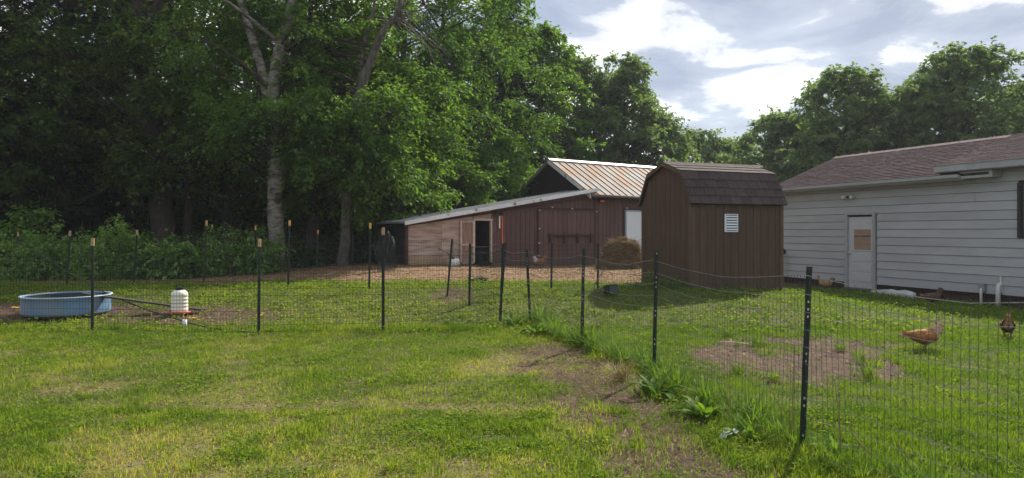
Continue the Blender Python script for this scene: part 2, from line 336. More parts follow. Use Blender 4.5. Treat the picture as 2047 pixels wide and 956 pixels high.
# ------------------------------------------------------------------ zones of the ground (used by the ground material and by what grows on it)
def seg_d(x, y, a, b):
    ax, ay = a; bx, by = b; t = np.clip(((x-ax)*(bx-ax)+(y-ay)*(by-ay))/((bx-ax)**2+(by-ay)**2), 0, 1)
    return np.hypot(x-ax-t*(bx-ax), y-ay-t*(by-ay))
def zone_straw(x, y):
    e = 17.0 + 1.0*(fbm(x, y, 1.7, 21)-0.5)*2 - 0.9*sst(-1.0, 3.0, x) - 0.5*sst(-4, -9, x)
    m = sst(e-0.45, e+0.5, y)*(1-sst(4.2, 4.9, x + 0.35*(y-16)*0 - 0.0*y))
    m = m*(1-sst(30, 34, y))
    return np.clip(m, 0, 1)
PATCH = (3.55, 8.95)
def zone_dirt(x, y):
    u = (x-PATCH[0]); v = (y-PATCH[1])
    d = np.sqrt((u/1.85)**2+(v/1.8)**2) + 1.2*(fbm(x, y, 0.7, 31)-0.5)
    m = (1-sst(0.72, 1.0, d))*(1-.7*sst(.62, .74, fbm(x, y, .45, 32)))
    def blob(cx, cy, rx, ry, s):
        return 1-sst(0.6, 1.15, np.sqrt(((x-cx)/rx)**2+((y-cy)/ry)**2)+0.9*(fbm(x, y, 0.7, s)-0.5))
    m = np.maximum(m, blob(-8.6, 12.6, 2.2, 1.0, 33)); m = np.maximum(m, 0.9*blob(-5.6, 12.4, 1.9, 0.9, 35))
    m = np.maximum(m, 0.8*blob(-1.25, 14.6, 0.5, 1.3, 37)); m = np.maximum(m, 0.85*blob(7.0, 12.4, 1.4, 0.22, 39))
    fd = seg_d(x, y, (0.55, 9.0), (1.28, 3.4)); m = np.maximum(m, (1-sst(0.28, 0.8, fd+0.9*(fbm(x, y, 0.4, 41)-0.5)))*0.9*(.35+.65*sst(.36, .52, fbm(x, y, .22, 42)+.05)))
    m = np.maximum(m, 0.7*blob(0.5, 9.3, 0.75, 0.5, 45)*(x < 0.9))
    return np.clip(m, 0, 1)
def zone_dry(x, y):
    m = .8*sst(0.54, 0.74, fbm(x, y, 1.3, 51) + 0.2*(fbm(x, y, 0.3, 57)-.5))*(1-sst(9.5, 10.4, y))
    for cx, cy, rx, ry in ((-2.6, 5.2, 0.6, 0.9), (-4.3, 7.1, 0.7, 0.3), (0.1, 8.2, 1.1, 0.5), (-0.5, 4.6, 0.7, 0.4), (-0.2, 6.2, .5, .3)):
        m = np.maximum(m, 0.85*(1-sst(0.5, 1.2, np.sqrt(((x-cx)/rx)**2+((y-cy)/ry)**2)+0.8*(fbm(x, y, 0.4, 53)-0.5))))
    return m*(x < 1.4 + 0.0*y)
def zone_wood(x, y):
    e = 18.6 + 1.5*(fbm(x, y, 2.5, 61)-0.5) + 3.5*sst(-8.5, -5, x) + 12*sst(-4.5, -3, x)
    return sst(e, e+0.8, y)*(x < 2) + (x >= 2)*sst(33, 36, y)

def build_ground():
    def axis(lo, hi, fine_lo, fine_hi, st):
        a = list(np.arange(fine_lo, fine_hi, st)); s = st; p = fine_hi
        while p < hi: a.append(p); s *= 1.25; p += s
        s = st; p = fine_lo - st
        while p > lo: a.insert(0, p); s *= 1.25; p -= s
        return np.array([lo]+a+[hi])
    xs = axis(-900, 900, -15, 13.5, 0.09); ys = axis(-300, 1500, 2.6, 27, 0.09)
    X, Y = np.meshgrid(xs, ys); Z = H(X, Y)
    Z = np.where((np.abs(X) > 60) | (Y > 70) | (Y < -20), H0(np.clip(X, -60, 60), np.clip(Y, -20, 70)), Z)
    dz = zone_dirt(X, Y); Z = Z - 0.02*dz + 0.075*dz*(fbm(X, Y, 0.25, 71, 3)-0.5)
    nx, ny = len(xs), len(ys)
    V = np.stack([X, Y, Z], -1).reshape(-1, 3)
    i = (np.arange(ny-1)[:, None]*nx + np.arange(nx-1)[None]).ravel()
    Fc = np.stack([i, i+1, i+nx+1, i+nx], 1)
    m, nt, N, L = new_mat('soil and turf')
    out = N('ShaderNodeOutputMaterial'); b = N('ShaderNodeBsdfPrincipled'); b.inputs['Roughness'].default_value = 0.95; b.inputs['Specular IOR Level'].default_value = 0.1
    g = N('ShaderNodeNewGeometry')
    def noise(s, d=6):
        n = N('ShaderNodeTexNoise'); n.inputs['Scale'].default_value = s; n.inputs['Detail'].default_value = d; n.inputs['Roughness'].default_value = 0.65; L(g.outputs['Position'], n.inputs['Vector']); return n.outputs['Fac']
    def two(fac, a, c, p0=0.3, p1=0.7):
        r = N('ShaderNodeValToRGB'); e = r.color_ramp.elements; e[0].position = p0; e[1].position = p1; e[0].color = (*a, 1); e[1].color = (*c, 1); L(fac, r.inputs[0]); return r.outputs[0]
    turf = two(noise(9), (0.035, 0.042, 0.014), (0.12, 0.11, 0.045))
    def over(base, attr, colr):
        a = N('ShaderNodeAttribute'); a.attribute_name = attr
        mx = N('ShaderNodeMix'); mx.data_type = 'RGBA'; L(a.outputs['Fac'], mx.inputs['Factor']); L(base, mx.inputs['A']); L(colr, mx.inputs['B']); return mx.outputs['Result']
    c = over(turf, 'dry', two(noise(25), (0.10, 0.082, 0.035), (0.23, 0.19, 0.10)))
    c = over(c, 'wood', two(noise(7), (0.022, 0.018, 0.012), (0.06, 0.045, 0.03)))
    c = over(c, 'straw', two(noise(14), (0.13, 0.078, 0.045), (0.30, 0.20, 0.12)))
    c = over(c, 'dirt', two(noise(8), (0.03, 0.02, 0.015), (0.135, 0.086, 0.062)))
    L(c, b.inputs['Base Color'])
    bp = N('ShaderNodeBump'); bp.inputs['Strength'].default_value = 0.7; bp.inputs['Distance'].default_value = 0.02; L(noise(45), bp.inputs['Height']); L(bp.outputs[0], b.inputs['Normal'])
    L(b.outputs[0], out.inputs[0])
    me = np_mesh('ground', V, Fc, m, smooth=True)
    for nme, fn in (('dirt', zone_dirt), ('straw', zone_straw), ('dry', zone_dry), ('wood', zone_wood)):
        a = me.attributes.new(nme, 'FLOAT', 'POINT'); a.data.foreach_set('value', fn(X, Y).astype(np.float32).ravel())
    tag(link('ground', me), kind='structure')
build_ground()

# ------------------------------------------------------------------ barn with lean-to coop
BA = R(36.0); BP = Vector((3.07, 26.0, 0.33))
def bt(px): r = (px-CX)/F; return (BP.y*r - BP.x)/(math.cos(BA) - math.sin(BA)*r)
def build_barn():
    e = empty('barn', BP, BA, 'long brown barn with rusty metal roof and sloping lean-to coop', 'barn')
    roofz = lambda t: 2.80 + 0.162*min(t, 0)          # underside line of the lean-to roof
    TL, TR, DEP = -7.86, 12.4, 4.4
    xc, xd0, xd1, xs = bt(815), bt(918), bt(947), bt(982)
    # shell behind the boards
    sh = MB()
    sh.prism([(xs, -0.2), (TR, -0.2), (TR, 2.78), (0, 2.78), (xs, roofz(xs)-0.02)], 'y', 0.02, 0.10)
    LD = 1.7
    sh.prism([(0.0, 0), (TR, 0), (TR, 2.78), (0, 2.78)], 'y', DEP-0.1, DEP)      # back walls
    sh.prism([(TL+.05, 0), (-.05, 0), (-.05, roofz(-.05)-.02), (TL+.05, roofz(TL)-0.02)], 'y', LD-0.1, LD)
    ew = MB(); ew.box((TL+0.1, LD/2+.05, 0.75), (0.06, LD-0.3, 1.42)); ew.build('end_wall', M['barn_dark'], e)                                               # coop end wall, near-black to stand in for open-bay shade
    sh.prism([(0.1, -0.1), (DEP-.1, -0.1), (DEP-.1, 2.78), (DEP/2, 4.05), (0.1, 2.78)], 'x', TR-0.1, TR)
    sh.build('wall', M['barn_trim'], e)
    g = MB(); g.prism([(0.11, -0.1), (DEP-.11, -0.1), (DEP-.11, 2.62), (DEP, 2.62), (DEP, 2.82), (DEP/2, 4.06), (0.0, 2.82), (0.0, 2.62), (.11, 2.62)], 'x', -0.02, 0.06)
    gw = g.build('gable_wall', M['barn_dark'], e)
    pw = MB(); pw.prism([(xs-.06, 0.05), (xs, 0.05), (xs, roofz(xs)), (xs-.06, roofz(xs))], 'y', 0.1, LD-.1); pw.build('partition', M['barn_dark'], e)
    # vertical siding boards, one object each
    W = 0.205; t = xs; dl, dr, dt = bt(1075), bt(1186), 2.03
    wl, wr, wt = bt(1249), bt(1249)+0.95, 2.1
    shared = {}
    k = 0
    while t < TR-0.05:
        w = min(W, TR-t); a, b_ = t+0.008, t+w-0.008; z0 = -0.22 + 0.22*sst(-2.5, -5, np.array(t)).item()
        segs = [(z0, min(roofz(a), roofz(b_)) if t < 0 else 2.74)]
        mid = (a+b_)/2
        if dl < mid < dr: segs = [(dt+0.08, segs[0][1])]
        if wl-.05 < mid < wr+.05: segs = [(wt+0.07, segs[0][1])]
        for (za, zb) in segs:
            m = MB()
            ta, tb = (roofz(a)-0.03, roofz(b_)-0.03) if t < 0 else (zb, zb)
            key = (round(za, 2), round(w, 3)) if t >= 0 else None
            if key in shared: me = shared[key]
            else:
                m.prism([(-w/2+.008, za), (w/2-.008, za), (w/2-.008, tb), (-w/2+.008, ta)], 'y', 0.0, 0.018); me = m.mesh('siding_board', M['barn_paint'])
                if key: shared[key] = me
            link('siding_board', me, e, (mid, 0, 0))
        t += W
    # plywood coop wall in two sheets, door leaf folded back, doorway
    for (a, b_) in ((xc, (xc+xd1)/2-0.004), ((xc+xd1)/2+0.004, xd1-0.03)):
        m = MB(); m.prism([(a, 0.16), (b_, 0.16), (b_, roofz(b_)-0.05), (a, roofz(a)-0.05)], 'y', 0.0, 0.02); m.build('plywood_sheet', M['plywood'], e)
    m = MB(); m.prism([(xd1, 1.62), (xs, 1.62), (xs, roofz(xs)-.04), (xd1, roofz(xd1)-.04)], 'y', 0.002, 0.02); m.build('plywood_sheet', M['plywood'], e)
    lw = xd1-xd0-0.03; zb, zt = 0.2, 1.60
    leaf = MB(); leaf.box((0, 0.02, 0), (lw-.04, 0.012, zt-zb-.04)); lf = leaf.build('door', M['plywood_up'], e, ((xd0+xd1)/2-0.01, -0.06, (zb+zt)/2))
    for sx in (-1, 1): box('stile', (sx*(lw/2-.025), 0, 0), (0.05, 0.03, zt-zb), M['raw_wood'], lf)
    for z in (-(zt-zb)/2+.025, -0.08, (zt-zb)/2-.025): box('rail', (0, 0.001, z), (lw-.102, 0.028, 0.05), M['raw_wood'], lf)
    for x in (xd1+.0, xs-.02): box('door_jamb', (x+.0, -0.01, 0.92), (0.05, 0.08, 1.4), M['raw_wood'], e)
    box('door_header', ((xd1+xs)/2, -0.012, 1.645), (xs-xd1+.08, 0.07, 0.06), M['raw_wood'], e)
    # posts and trim
    box('corner_post', (xc-0.05, 0.0, 0.78), (0.09, 0.1, 1.5), M['barn_trim'], e)
    ang = math.atan(0.162); rot = Matrix.Rotation(-ang, 3, 'Y')
    tm = MB(); L0 = -xc-0.3; tm.prism([(xc-.05, roofz(xc)-.12), (-0.35, roofz(-.35)-.30), (-0.35, roofz(-.35)-.21), (xc-.05, roofz(xc)-.03)], 'y', -0.03, -0.004); tm.build('sloping_batten', M['barn_trim'], e)
    box('corner_board', (0.03, -0.012, 1.3), (0.09, 0.022, 2.9), M['barn_trim'], e)
    # lean-to roof: deck, ribs, fascia boards
    rf = MB(); rf.prism([(-8.02, roofz(-8.02)), (0.02, roofz(0.02)), (0.02, roofz(0)+.05), (-8.02, roofz(-8.02)+.05)], 'y', -0.26, LD+.1); ro = rf.build('lean_to_roof', M['grey_metal'], e)
    for q in range(5):
        rb = MB(); y = -0.2+q*0.41; rb.prism([(-8.03, roofz(-8.03)+.045), (0.0, roofz(0)+.045), (0.0, roofz(0)+.075), (-8.03, roofz(-8.03)+.075)], 'y', y, y+.03); rb.build('roof_rib', M['grey_metal'], ro)
    xf = [-8.03, -5.5, -2.8, 0.0]
    for a, b_ in zip(xf[:-1], xf[1:]):
        fb = MB(); fb.prism([(a+.004, roofz(a)-.05), (b_-.004, roofz(b_)-.05), (b_-.004, roofz(b_)+.07), (a+.004, roofz(a)+.07)], 'y', -0.29, -0.262); fb.build('fascia_board', M['white_paint'], ro)
    # main roof: deck plus single panels with a raised seam
    ez, rz, ov = 2.80, 4.10, 0.3; sl = (rz-ez)/(DEP/2)
    zf = lambda y: ez + sl*y
    dk = MB()
    for s in (0, 1):
        P = [(-ov, zf(-ov)-.03), (DEP/2, rz-.03), (DEP/2, rz), (-ov, zf(-ov))]
        if s: P = [(DEP-p[0], p[1]) for p in P]
        dk.prism(P, 'x', -0.42, TR+.25)
    mr = dk.build('main_roof', M['felt'], e)
    pm = MB(); pw_ = 0.37
    pm.prism([(-ov-.03, zf(-ov-.03)+.004), (DEP/2, rz+.004), (DEP/2, rz+.016), (-ov-.03, zf(-ov-.03)+.016)], 'x', 0.003, pw_-.003)
    pm.prism([(-ov-.035, zf(-ov-.03)+.017), (DEP/2, rz+.017), (DEP/2, rz+.045), (-ov-.035, zf(-ov-.03)+.045)], 'x', 0.0, 0.022, 1)
    pme = pm.mesh('roof_panel', [M['rust_roof'], M['barn_trim']])
    for q in range(int((TR+.6)/pw_)): link('roof_panel', pme, mr, (-0.42+q*pw_, 0, 0))
    rc = MB(); rc.prism([(DEP/2-.16, rz-.02), (DEP/2, rz+.075), (DEP/2+.16, rz-.02), (DEP/2, rz+.055)], 'x', -0.43, TR+.26); rc.build('ridge_cap', M['grey_metal'], mr)
    for s in (0, 1):
        P = [(-ov-.02, zf(-ov)-.16), (DEP/2, rz-.14), (DEP/2, rz-.0), (-ov-.02, zf(-ov)-.0)]
        if s: P = [(DEP-p[0], p[1]) for p in P]
        b_ = MB(); b_.prism(P, 'x', -0.45, -0.425); b_.build('bargeboard', M['white_paint'] if s == 0 else M['grey_wood'], mr)
    gb = MB(); gb.tube([(-0.4, -ov-.08, zf(-ov)-.05), (3, -ov-.09, zf(-ov)-.07), (TR, -ov-.08, zf(-ov)-.05)], 0.055, 8); gb.build('gutter', M['grey_wood'], mr, smooth=True)
    # big sliding door with its rack of blocks
    sd = empty('sliding_door', ((dl+dr)/2, -0.05, 0)); sd.parent = e
    dw = dr-dl; nb = 12
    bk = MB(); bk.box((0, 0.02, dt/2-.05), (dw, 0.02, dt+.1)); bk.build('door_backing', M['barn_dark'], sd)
    bm_ = MB(); bm_.box((0, 0, 0), (dw/nb-.014, 0.018, dt+.1)); bme = bm_.mesh('door_board', M['barn_paint'])
    for q in range(nb): link('door_board', bme, sd, (-dw/2+(q+.5)*dw/nb, 0, dt/2-.05))
    box('door_track', (0, -0.02, dt+.03), (dw+.1, 0.06, 0.06), M['barn_trim'], sd)
    for sx in (-1, 1): box('door_edge', (sx*(dw/2+.02), -0.012, dt/2-.05), (0.05, 0.03, dt+.08), M['barn_trim'], sd)
    zr = 1.12
    box('rack_rail', (0.12, -0.05, zr), (dw*0.80, 0.05, 0.07), M['barn_trim'], sd)
    for q in range(4): box('rack_block', (-dw*0.40+.22+q*dw*0.245, -0.085, zr-.12), (0.09, 0.05, 0.34), M['barn_trim'], sd)
    # white walk-in door
    wd = box('white_door', (wl+.475, -0.03, 1.0), (0.86, 0.03, 2.06), M['door_white'], e)
    for sx in (-1, 1): box('door_casing', (sx*.46, 0, 0.02), (0.06, 0.05, 2.12), M['trim_white'], wd)
    box('door_casing', (0, 0, 1.06), (0.86, 0.05, 0.06), M['trim_white'], wd)
    fl = box('eave_light', (bt(1200), -0.06, 2.42), (0.24, 0.1, 0.13), M['black'], e)
    box('lens', (0, -0.055, -0.02), (0.18, 0.02, 0.07), M['orange'], fl)
    for (px, z) in ((1075, 2.0), (1075, 1.35), (1074, 0.85), (1073, 0.4), (1101, 2.12), (1140, 2.08), (1191, 2.0), (1252, 2.16)):
        b_ = MB(); b_.tube([(0, 0, 0), (0, -0.07, 0)], 0.022, 8); b_.build('insulator', M['white_plastic'], e, (bt(px), -0.06 if px < 1187 else -.002, z))
    # camera/junction box under the lean-to eave
    jb = MB(); jb.box((0, 0, 0), (0.14, 0.1, 0.1)); jb.tube([(0.1, -.02, 0), (0.2, -.1, -.03)], 0.04, 8); jb.build('flood_lamp', M['black'], e, (bt(990), -0.1, roofz(bt(990))-.2))
    # pale kick board along the foot of the plywood
    kb = MB(); kb.prism([(xc, 0.05), (xd0-.45, 0.05), (xd0-.45, 0.40), (xc, 0.52)], 'y', -0.05, -0.004); kb.build('kick_board', M['tan_board'], e)
    return e
barn = build_barn()
def bpos(t, y, z=None):
    X = BP.x + math.cos(BA)*t - math.sin(BA)*y; Y = BP.y + math.sin(BA)*t + math.cos(BA)*y
    return Vector((X, Y, float(H(X, Y)) if z is None else z))

# ------------------------------------------------------------------ small gambrel shed
SA = R(21.7); SP = Vector((3.9, 15.0, 0.30))
def build_shed():
    e = empty('shed', SP, SA, 'small dark brown gambrel shed with shingled roof and white vent', 'shed')
    LX, LY, EZ = 2.5, 1.97, 1.96
    prof = [(0, EZ), (0.34, 2.60), (LY/2, 2.83), (LY-.34, 2.60), (LY, EZ)]
    wl = MB()
    wl.prism([(0.02, -.1), (LY-.02, -.1)]+[(min(max(y, .02), LY-.02), z-.02) for y, z in prof[::-1]], 'x', 0.02, LX-.02); wl.build('wall', M['shed_trim'], e)
    W = LX/12
    b = MB(); b.box((0, 0, 0), (W-.010, 0.016, EZ+.04)); me = b.mesh('siding_board', M['shed_paint'])
    for q in range(12): link('siding_board', me, e, ((q+.5)*W, 0.006, EZ/2-.02))
    nb = 10; W2 = LY/nb
    top = lambda y: np.interp(y, [p[0] for p in prof], [p[1] for p in prof])
    for q in range(nb):
        a, b_ = q*W2+.005, (q+1)*W2-.005; m = MB()
        m.prism([(a-(a+b_)/2, -.02), (b_-(a+b_)/2, -.02), (b_-(a+b_)/2, top(b_)-.02), (0, top((a+b_)/2)-.02), (a-(a+b_)/2, top(a)-.02)], 'x', 0, 0.016)
        m.build('siding_board', M['shed_paint'], e, (-0.002, (a+b_)/2, 0))
    for c in ((0.03, -0.012, .09, .02), (LX-.03, -0.012, .09, .02)): box('corner_trim', (c[0], c[1], EZ/2-.01), (c[2], c[3], EZ-.02), M['shed_trim'], e)
    for y in (0.035, LY-.035): box('corner_trim', (-0.012, y, EZ/2-.01), (0.02, 0.09, EZ-.03), M['shed_trim'], e)
    # roof deck follows the gambrel line, shingles on top piece by piece
    off = 0.05
    P = [(-0.07, EZ-.06), (0.32, 2.63), (LY/2, 2.87), (LY-.32, 2.63), (LY+.07, EZ-.06)]
    dk = MB()
    for a, b_ in zip(P[:-1], P[1:]):
        d = Vector((b_[0]-a[0], b_[1]-a[1])).normalized(); n = Vector((-d.y, d.x))*0.03
        dk.prism([a, b_, (b_[0]-n.x, b_[1]-n.y), (a[0]-n.x, a[1]-n.y)], 'x', -0.07, LX+.07)
    ro = dk.build('roof', M['felt'], e)
    for seg, courses in ((0, 4), (1, 3), (3, 4), (2, 3)):
        a, b_ = (P[seg], P[seg+1]) if seg < 2 else (P[seg+1], P[seg])
        d = Vector((b_[0]-a[0], b_[1]-a[1])); ln = d.length; d.normalize()
        n = Vector((-d.y, d.x)) if seg < 2 else Vector((d.y, -d.x))
        h = ln/courses; tw = 0.29
        for c in range(courses):
            x = -0.09 - (tw/2 if c % 2 else 0)*random.uniform(.7, 1.2)
            while x < LX+.09:
                x0, x1 = max(x, -0.09)+.004, min(x+tw*random.uniform(.92, 1.05), LX+.09)-.004
                x = x1+.004
                if x1-x0 < .03: continue
                j = random.uniform(-.006, .006)
                p0 = Vector(a)+d*(c*h-.012+j)+n*0.018; p1 = Vector(a)+d*min((c+1)*h+.02, ln)+n*0.003; th = n*0.007
                m = MB(); m.prism([(p0.x, p0.y), (p1.x, p1.y), (p1.x+th.x, p1.y+th.y), (p0.x+th.x, p0.y+th.y)] if seg < 2 else [(p0.x, p0.y), (p0.x+th.x, p0.y+th.y), (p1.x+th.x, p1.y+th.y), (p1.x, p1.y)], 'x', -(x1-x0)/2, (x1-x0)/2)
                m.build('shingle', M['shed_shingle'], ro, ((x0+x1)/2, 0, 0))
    x = -0.09
    while x < LX+.09:
        m = MB(); m.prism([(LY/2-.12, 2.84), (LY/2, 2.905), (LY/2+.12, 2.84), (LY/2, 2.892)], 'x', -.14, .14); m.build('ridge_shingle', M['shed_shingle'], ro, (x+.14, 0, random.uniform(0, .004))); x += .283
    for a, b_ in zip(P[:-1], P[1:]):
        m = MB(); m.prism([a, b_, (b_[0], b_[1]-.09), (a[0]+.0, a[1]-.07)], 'x', -0.095, -0.072); m.build('rake_trim', M['shed_trim'], ro)
    # louvred vent
    r = (1460.5-CX)/F; t = (SP.y*r-SP.x)/(math.cos(SA)-math.sin(SA)*r)
    vz = 1.6 + (HOR-446)/F*(SP.y+math.sin(SA)*t) - SP.z
    v = empty('vent', (t, -0.02, vz)); v.parent = e
    box('vent_backing', (0, 0.008, 0), (0.34, 0.012, 0.39), M['black'], v)
    for sx in (-1, 1): box('vent_frame', (sx*.165, -.004, 0), (0.025, 0.03, 0.40), M['vent_white'], v)
    for sz in (-1, 1): box('vent_frame', (0, -.004, sz*.19), (0.304, 0.03, 0.02), M['vent_white'], v)
    for q in range(6): box('vent_slat', (0, -.002, -0.145+q*.058), (0.30, 0.012, 0.036), M['vent_white'], v, Matrix.Rotation(R(-28), 3, 'X'))
    # skids under the floor
    for y in (0.3, LY-.3): box('skid', (LX/2, y, -.06), (LX, .1, .1), M['grey_wood'], e)
build_shed()

# ------------------------------------------------------------------ white house on the right
HA = math.atan2(-0.93, 0.367); HP = Vector((9.49, 19.6, 0.0))
def ht(px): r = (px-CX)/F; return (HP.y*r-HP.x)/(0.367+0.93*r)
def build_house():
    e = empty('house', HP, HA, 'low white house with mauve shingle roof and white side door', 'house')
    T0, T1, D = -2.6, 9.5, 5.2; ZB, ZT = 0.16, 2.93
    def wz(y): return 2.96 + (4.06-2.96)*(y+0.2)/2.8
    sh = MB(); sh.prism([(0.03, 0.1), (D, 0.1), (D, 2.9), (D/2, 3.9), (0.03, 2.92)], 'x', T0+.03, T1); sh.build('wall', M['block'], e)  # dark shell shows through board gaps, drawing the lap shadow lines
    fb = MB(); fb.box(((T0+T1)/2, D/2+.05, -.12), (T1-T0-.06, D-.06, 0.54)); fb.build('foundation', M['block'], e)
    dx0, dx1, dz1 = 0.0, 0.90, 2.06
    wx0 = ht(2037); 
    # lap siding, each board its own object, cut round the door
    n = 13; hgt = (ZT-ZB)/n
    for q in range(n):
        z0 = ZB + q*hgt
        parts = [(T0, dx0-.09), (dx1+.09, T1)] if z0 < dz1 else [(T0, T1)]
        if z0 > dz1 and q % 2 == 0: parts = [(T0, 3.66), (3.664, T1)]
        for a, b_ in parts:
            cuts = [(a, b_)]
            zmid = z0+hgt/2
            if 1.45 < zmid < 2.68 and b_ > wx0: cuts = [(a, wx0-.02), (wx0+1.4, b_)]
            for a2, b2 in cuts:
                m = MB(); m.prism([(-.012, z0), (0.026, z0), (0.026, z0+hgt-.009), (0.006, z0+hgt-.009)], 'x', a2+.002-(a2+b2)/2, b2-.002-(a2+b2)/2)
                m.build('siding_board', M['siding'], e, ((a2+b2)/2, 0, 0))
    box('corner_board', (T0+.02, -.0, (ZB+ZT)/2), (0.09, 0.05, ZT-ZB), M['trim_white'], e)
    # door
    dr = empty('door', (0.45, 0.0, 0.0)); dr.parent = e
    box('door_slab', (0.0, 0.045, 1.0), (0.82, 0.04, 1.98), M['side_door'], dr)
    for sx in (-1, 1): box('door_jamb', (sx*.46, -0.005, 1.02), (0.09, 0.07, 2.06), M['trim_white'], dr)
    box('door_head', (0, -0.005, 2.085), (1.01, 0.072, 0.07), M['trim_white'], dr)
    box('threshold', (0, -0.03, -0.0), (1.0, 0.14, 0.045), M['grey_wood'], dr)
    pn = box('window_pane', (0.06, 0.02, 1.36), (0.56, 0.008, 0.56), M['pane_board'], dr)
    box('glazing_bar', (0, -.008, 0.1), (0.56, 0.012, 0.02), M['window_frame'], pn)
    for (x, z, w, h) in ((0.06, 1.655, .62, .03), (0.06, 1.065, .62, .03), (-.235, 1.36, .03, .56), (.355, 1.36, .03, .56)): box('glazing_bead', (x, 0.018, z), (w, 0.02, h), M['side_door'], dr)
    for z in (0.86, 0.58, 0.3):
        p = box('raised_panel', (0.03, 0.022, z), (0.62, 0.012, 0.2), M['side_door'], dr)
    kn = MB(); kn.lathe([(0, 0), (.03, 0), (.03, .01), (.012, .02), (.012, .04), (.03, .05), (.033, .065), (.02, .08), (0, .082)], n=12)
    me = kn.mesh('door_knob', M['stud'], True); o = link('door_knob', me, dr, (-.37, 0.02, 0.98)); o.rotation_euler = (R(90), 0, 0)
    # window at the far right
    w = empty('window', (wx0+.7, 0, 2.06)); w.parent = e
    for sx in (-1, 1): box('window_frame', (sx*.68, -.01, 0), (0.07, 0.07, 1.2), M['window_frame'], w)
    for sz in (-1, 1): box('window_frame', (0, -.01, sz*.57), (1.29, 0.068, 0.07), M['window_frame'], w)
    box('pane', (0, 0.015, 0), (1.30, 0.01, 1.1), M['glass'], w)
    box('mullion', (0, 0.0, 0), (0.04, 0.04, 1.07), M['window_frame'], w)
    # roof one: shingle courses as stepped strips with single tabs
    def roof(name, y0, z0, x0, x1, yr, zr):
        dk = MB(); dk.prism([(y0, z0-.05), (yr, zr-.05), (yr, zr), (y0, z0)], 'x', x0, x1)
        ro = dk.build(name, M['felt'], e)
        d = Vector((yr-y0, zr-z0)); ln = d.length; d.normalize(); n = Vector((-d.y, d.x))
        V = []; Fs = []; ex = 0.145; c = 0
        while c*ex < ln:
            x = x0 - random.uniform(0, .3)
            while x < x1:
                w_ = random.uniform(.2, .36); a, b_ = max(x, x0)+.003, min(x+w_, x1)-.003; x += w_
                if b_-a < .02: continue
                lift = random.uniform(.010, .022); s0 = max(c*ex-.012-random.uniform(0, .01), -.02); s1 = min((c+1)*ex+.02, ln)
                p0 = Vector((y0, z0))+d*s0; p1 = Vector((y0, z0))+d*s1
                q0 = p0+n*lift; q1 = p1+n*.003; o = len(V)
                V += [(a, p0.x, p0.y), (b_, p0.x, p0.y), (a, q0.x, q0.y), (b_, q0.x, q0.y), (b_, q1.x, q1.y), (a, q1.x, q1.y)]
                Fs += [(o, o+1, o+3, o+2), (o+2, o+3, o+4, o+5)]
            c += 1
        tag(link('shingle_courses', np_mesh('shingle_courses', V, Fs, M['house_shingle']), ro), kind='stuff')
        return ro
    r1 = roof('roof', -0.32, 2.93, T0-.25, 4.2, 2.6, 4.06)
    bk = MB(); bk.prism([(2.6, 4.01), (5.5, 2.9), (5.5, 2.95), (2.6, 4.06)], 'x', T0-.25, T1+.3); bk.build('rear_roof', M['house_shingle'], e)
    cp = MB(); cp.prism([(2.45, 4.02), (2.6, 4.10), (2.75, 4.02), (2.6, 4.08)], 'x', T0-.26, T1+.3); cp.build('ridge_cap', M['house_shingle'], e)
    x2 = ht(1893)
    r2 = roof('porch_roof', -0.42, 3.17, x2, T1+.3, 2.5, 4.085)
    box('fascia', ((T0-.25+3.55)/2, -.335, 2.86), (3.55-T0+.25, 0.025, 0.10), M['trim_white'], r1)
    gt = MB(); gt.prism([(-.35, 2.83), (-.42, 2.85), (-.43, 2.925), (-.41, 2.925), (-.405, 2.865), (-.35, 2.85)], 'x', T0-.25, 3.55); gt.build('gutter', M['trim_white'], r1)
    box('soffit', ((T0-.25+3.6)/2, -.165, 2.80), (3.6-T0+.25, 0.31, 0.014), M['trim_white'], r1)
    box('drip_edge', ((T0-.25+3.6)/2, -.33, 2.932), (3.6-T0+.25, 0.05, 0.012), M['black'], r1)
    box('fascia', ((x2+T1+.3)/2, -.435, 3.085), (T1+.3-x2, 0.025, 0.15), M['trim_white'], r2)
    box('drip_edge', ((x2+T1+.3)/2, -.445, 3.168), (T1+.3-x2, 0.05, 0.014), M['trim_white'], r2)
    box('soffit', ((x2+T1+.3)/2, -.2, 3.0), (T1+.3-x2-.02, 0.44, 0.016), M['trim_white'], r2)
    ec = MB(); ec.prism([(-.42, 3.0), (0.5, 3.0), (0.5, 3.45), (-.42, 3.15)], 'x', x2-.012, x2+.012); ec.build('eave_end', M['trim_white'], r2)
    up = MB(); up.prism([(0.0, ZT-.02), (0.03, ZT-.02), (0.03, 3.02), (0.0, 3.02)], 'x', 3.3, T1); up.build('frieze', M['siding'], e)
    cs = MB(); cs.box((3.9, -.17, 2.9), (.75, .3, .16)); cs.build('eave_box', M['trim_white'], r2)
    # twin floodlight with camera under the eave
    fl = empty('security_light', (ht(1701), -.05, 2.55)); fl.parent = e
    mb = MB(); mb.tube([(0, .05, 0), (0, -.02, 0)], .05, 12); mb.build('mount', M['trim_white'], fl)
    for s in (-1, 1):
        mb = MB(); mb.lathe([(0, -.02), (.03, -.02), (.05, .07), (.045, .075), (0, .06)], n=12); o = mb.build('lamp_head', M['white_plastic'], fl, (s*.12, -.06, .02), smooth=True); o.rotation_euler = (R(110), 0, s*R(25))
    mb = MB(); mb.lathe([(0, -.03), (.035, -.02), (.035, .03), (0, .04)], n=10); mb.build('camera_eye', M['black'], fl, (0, -.06, -.0), smooth=True)
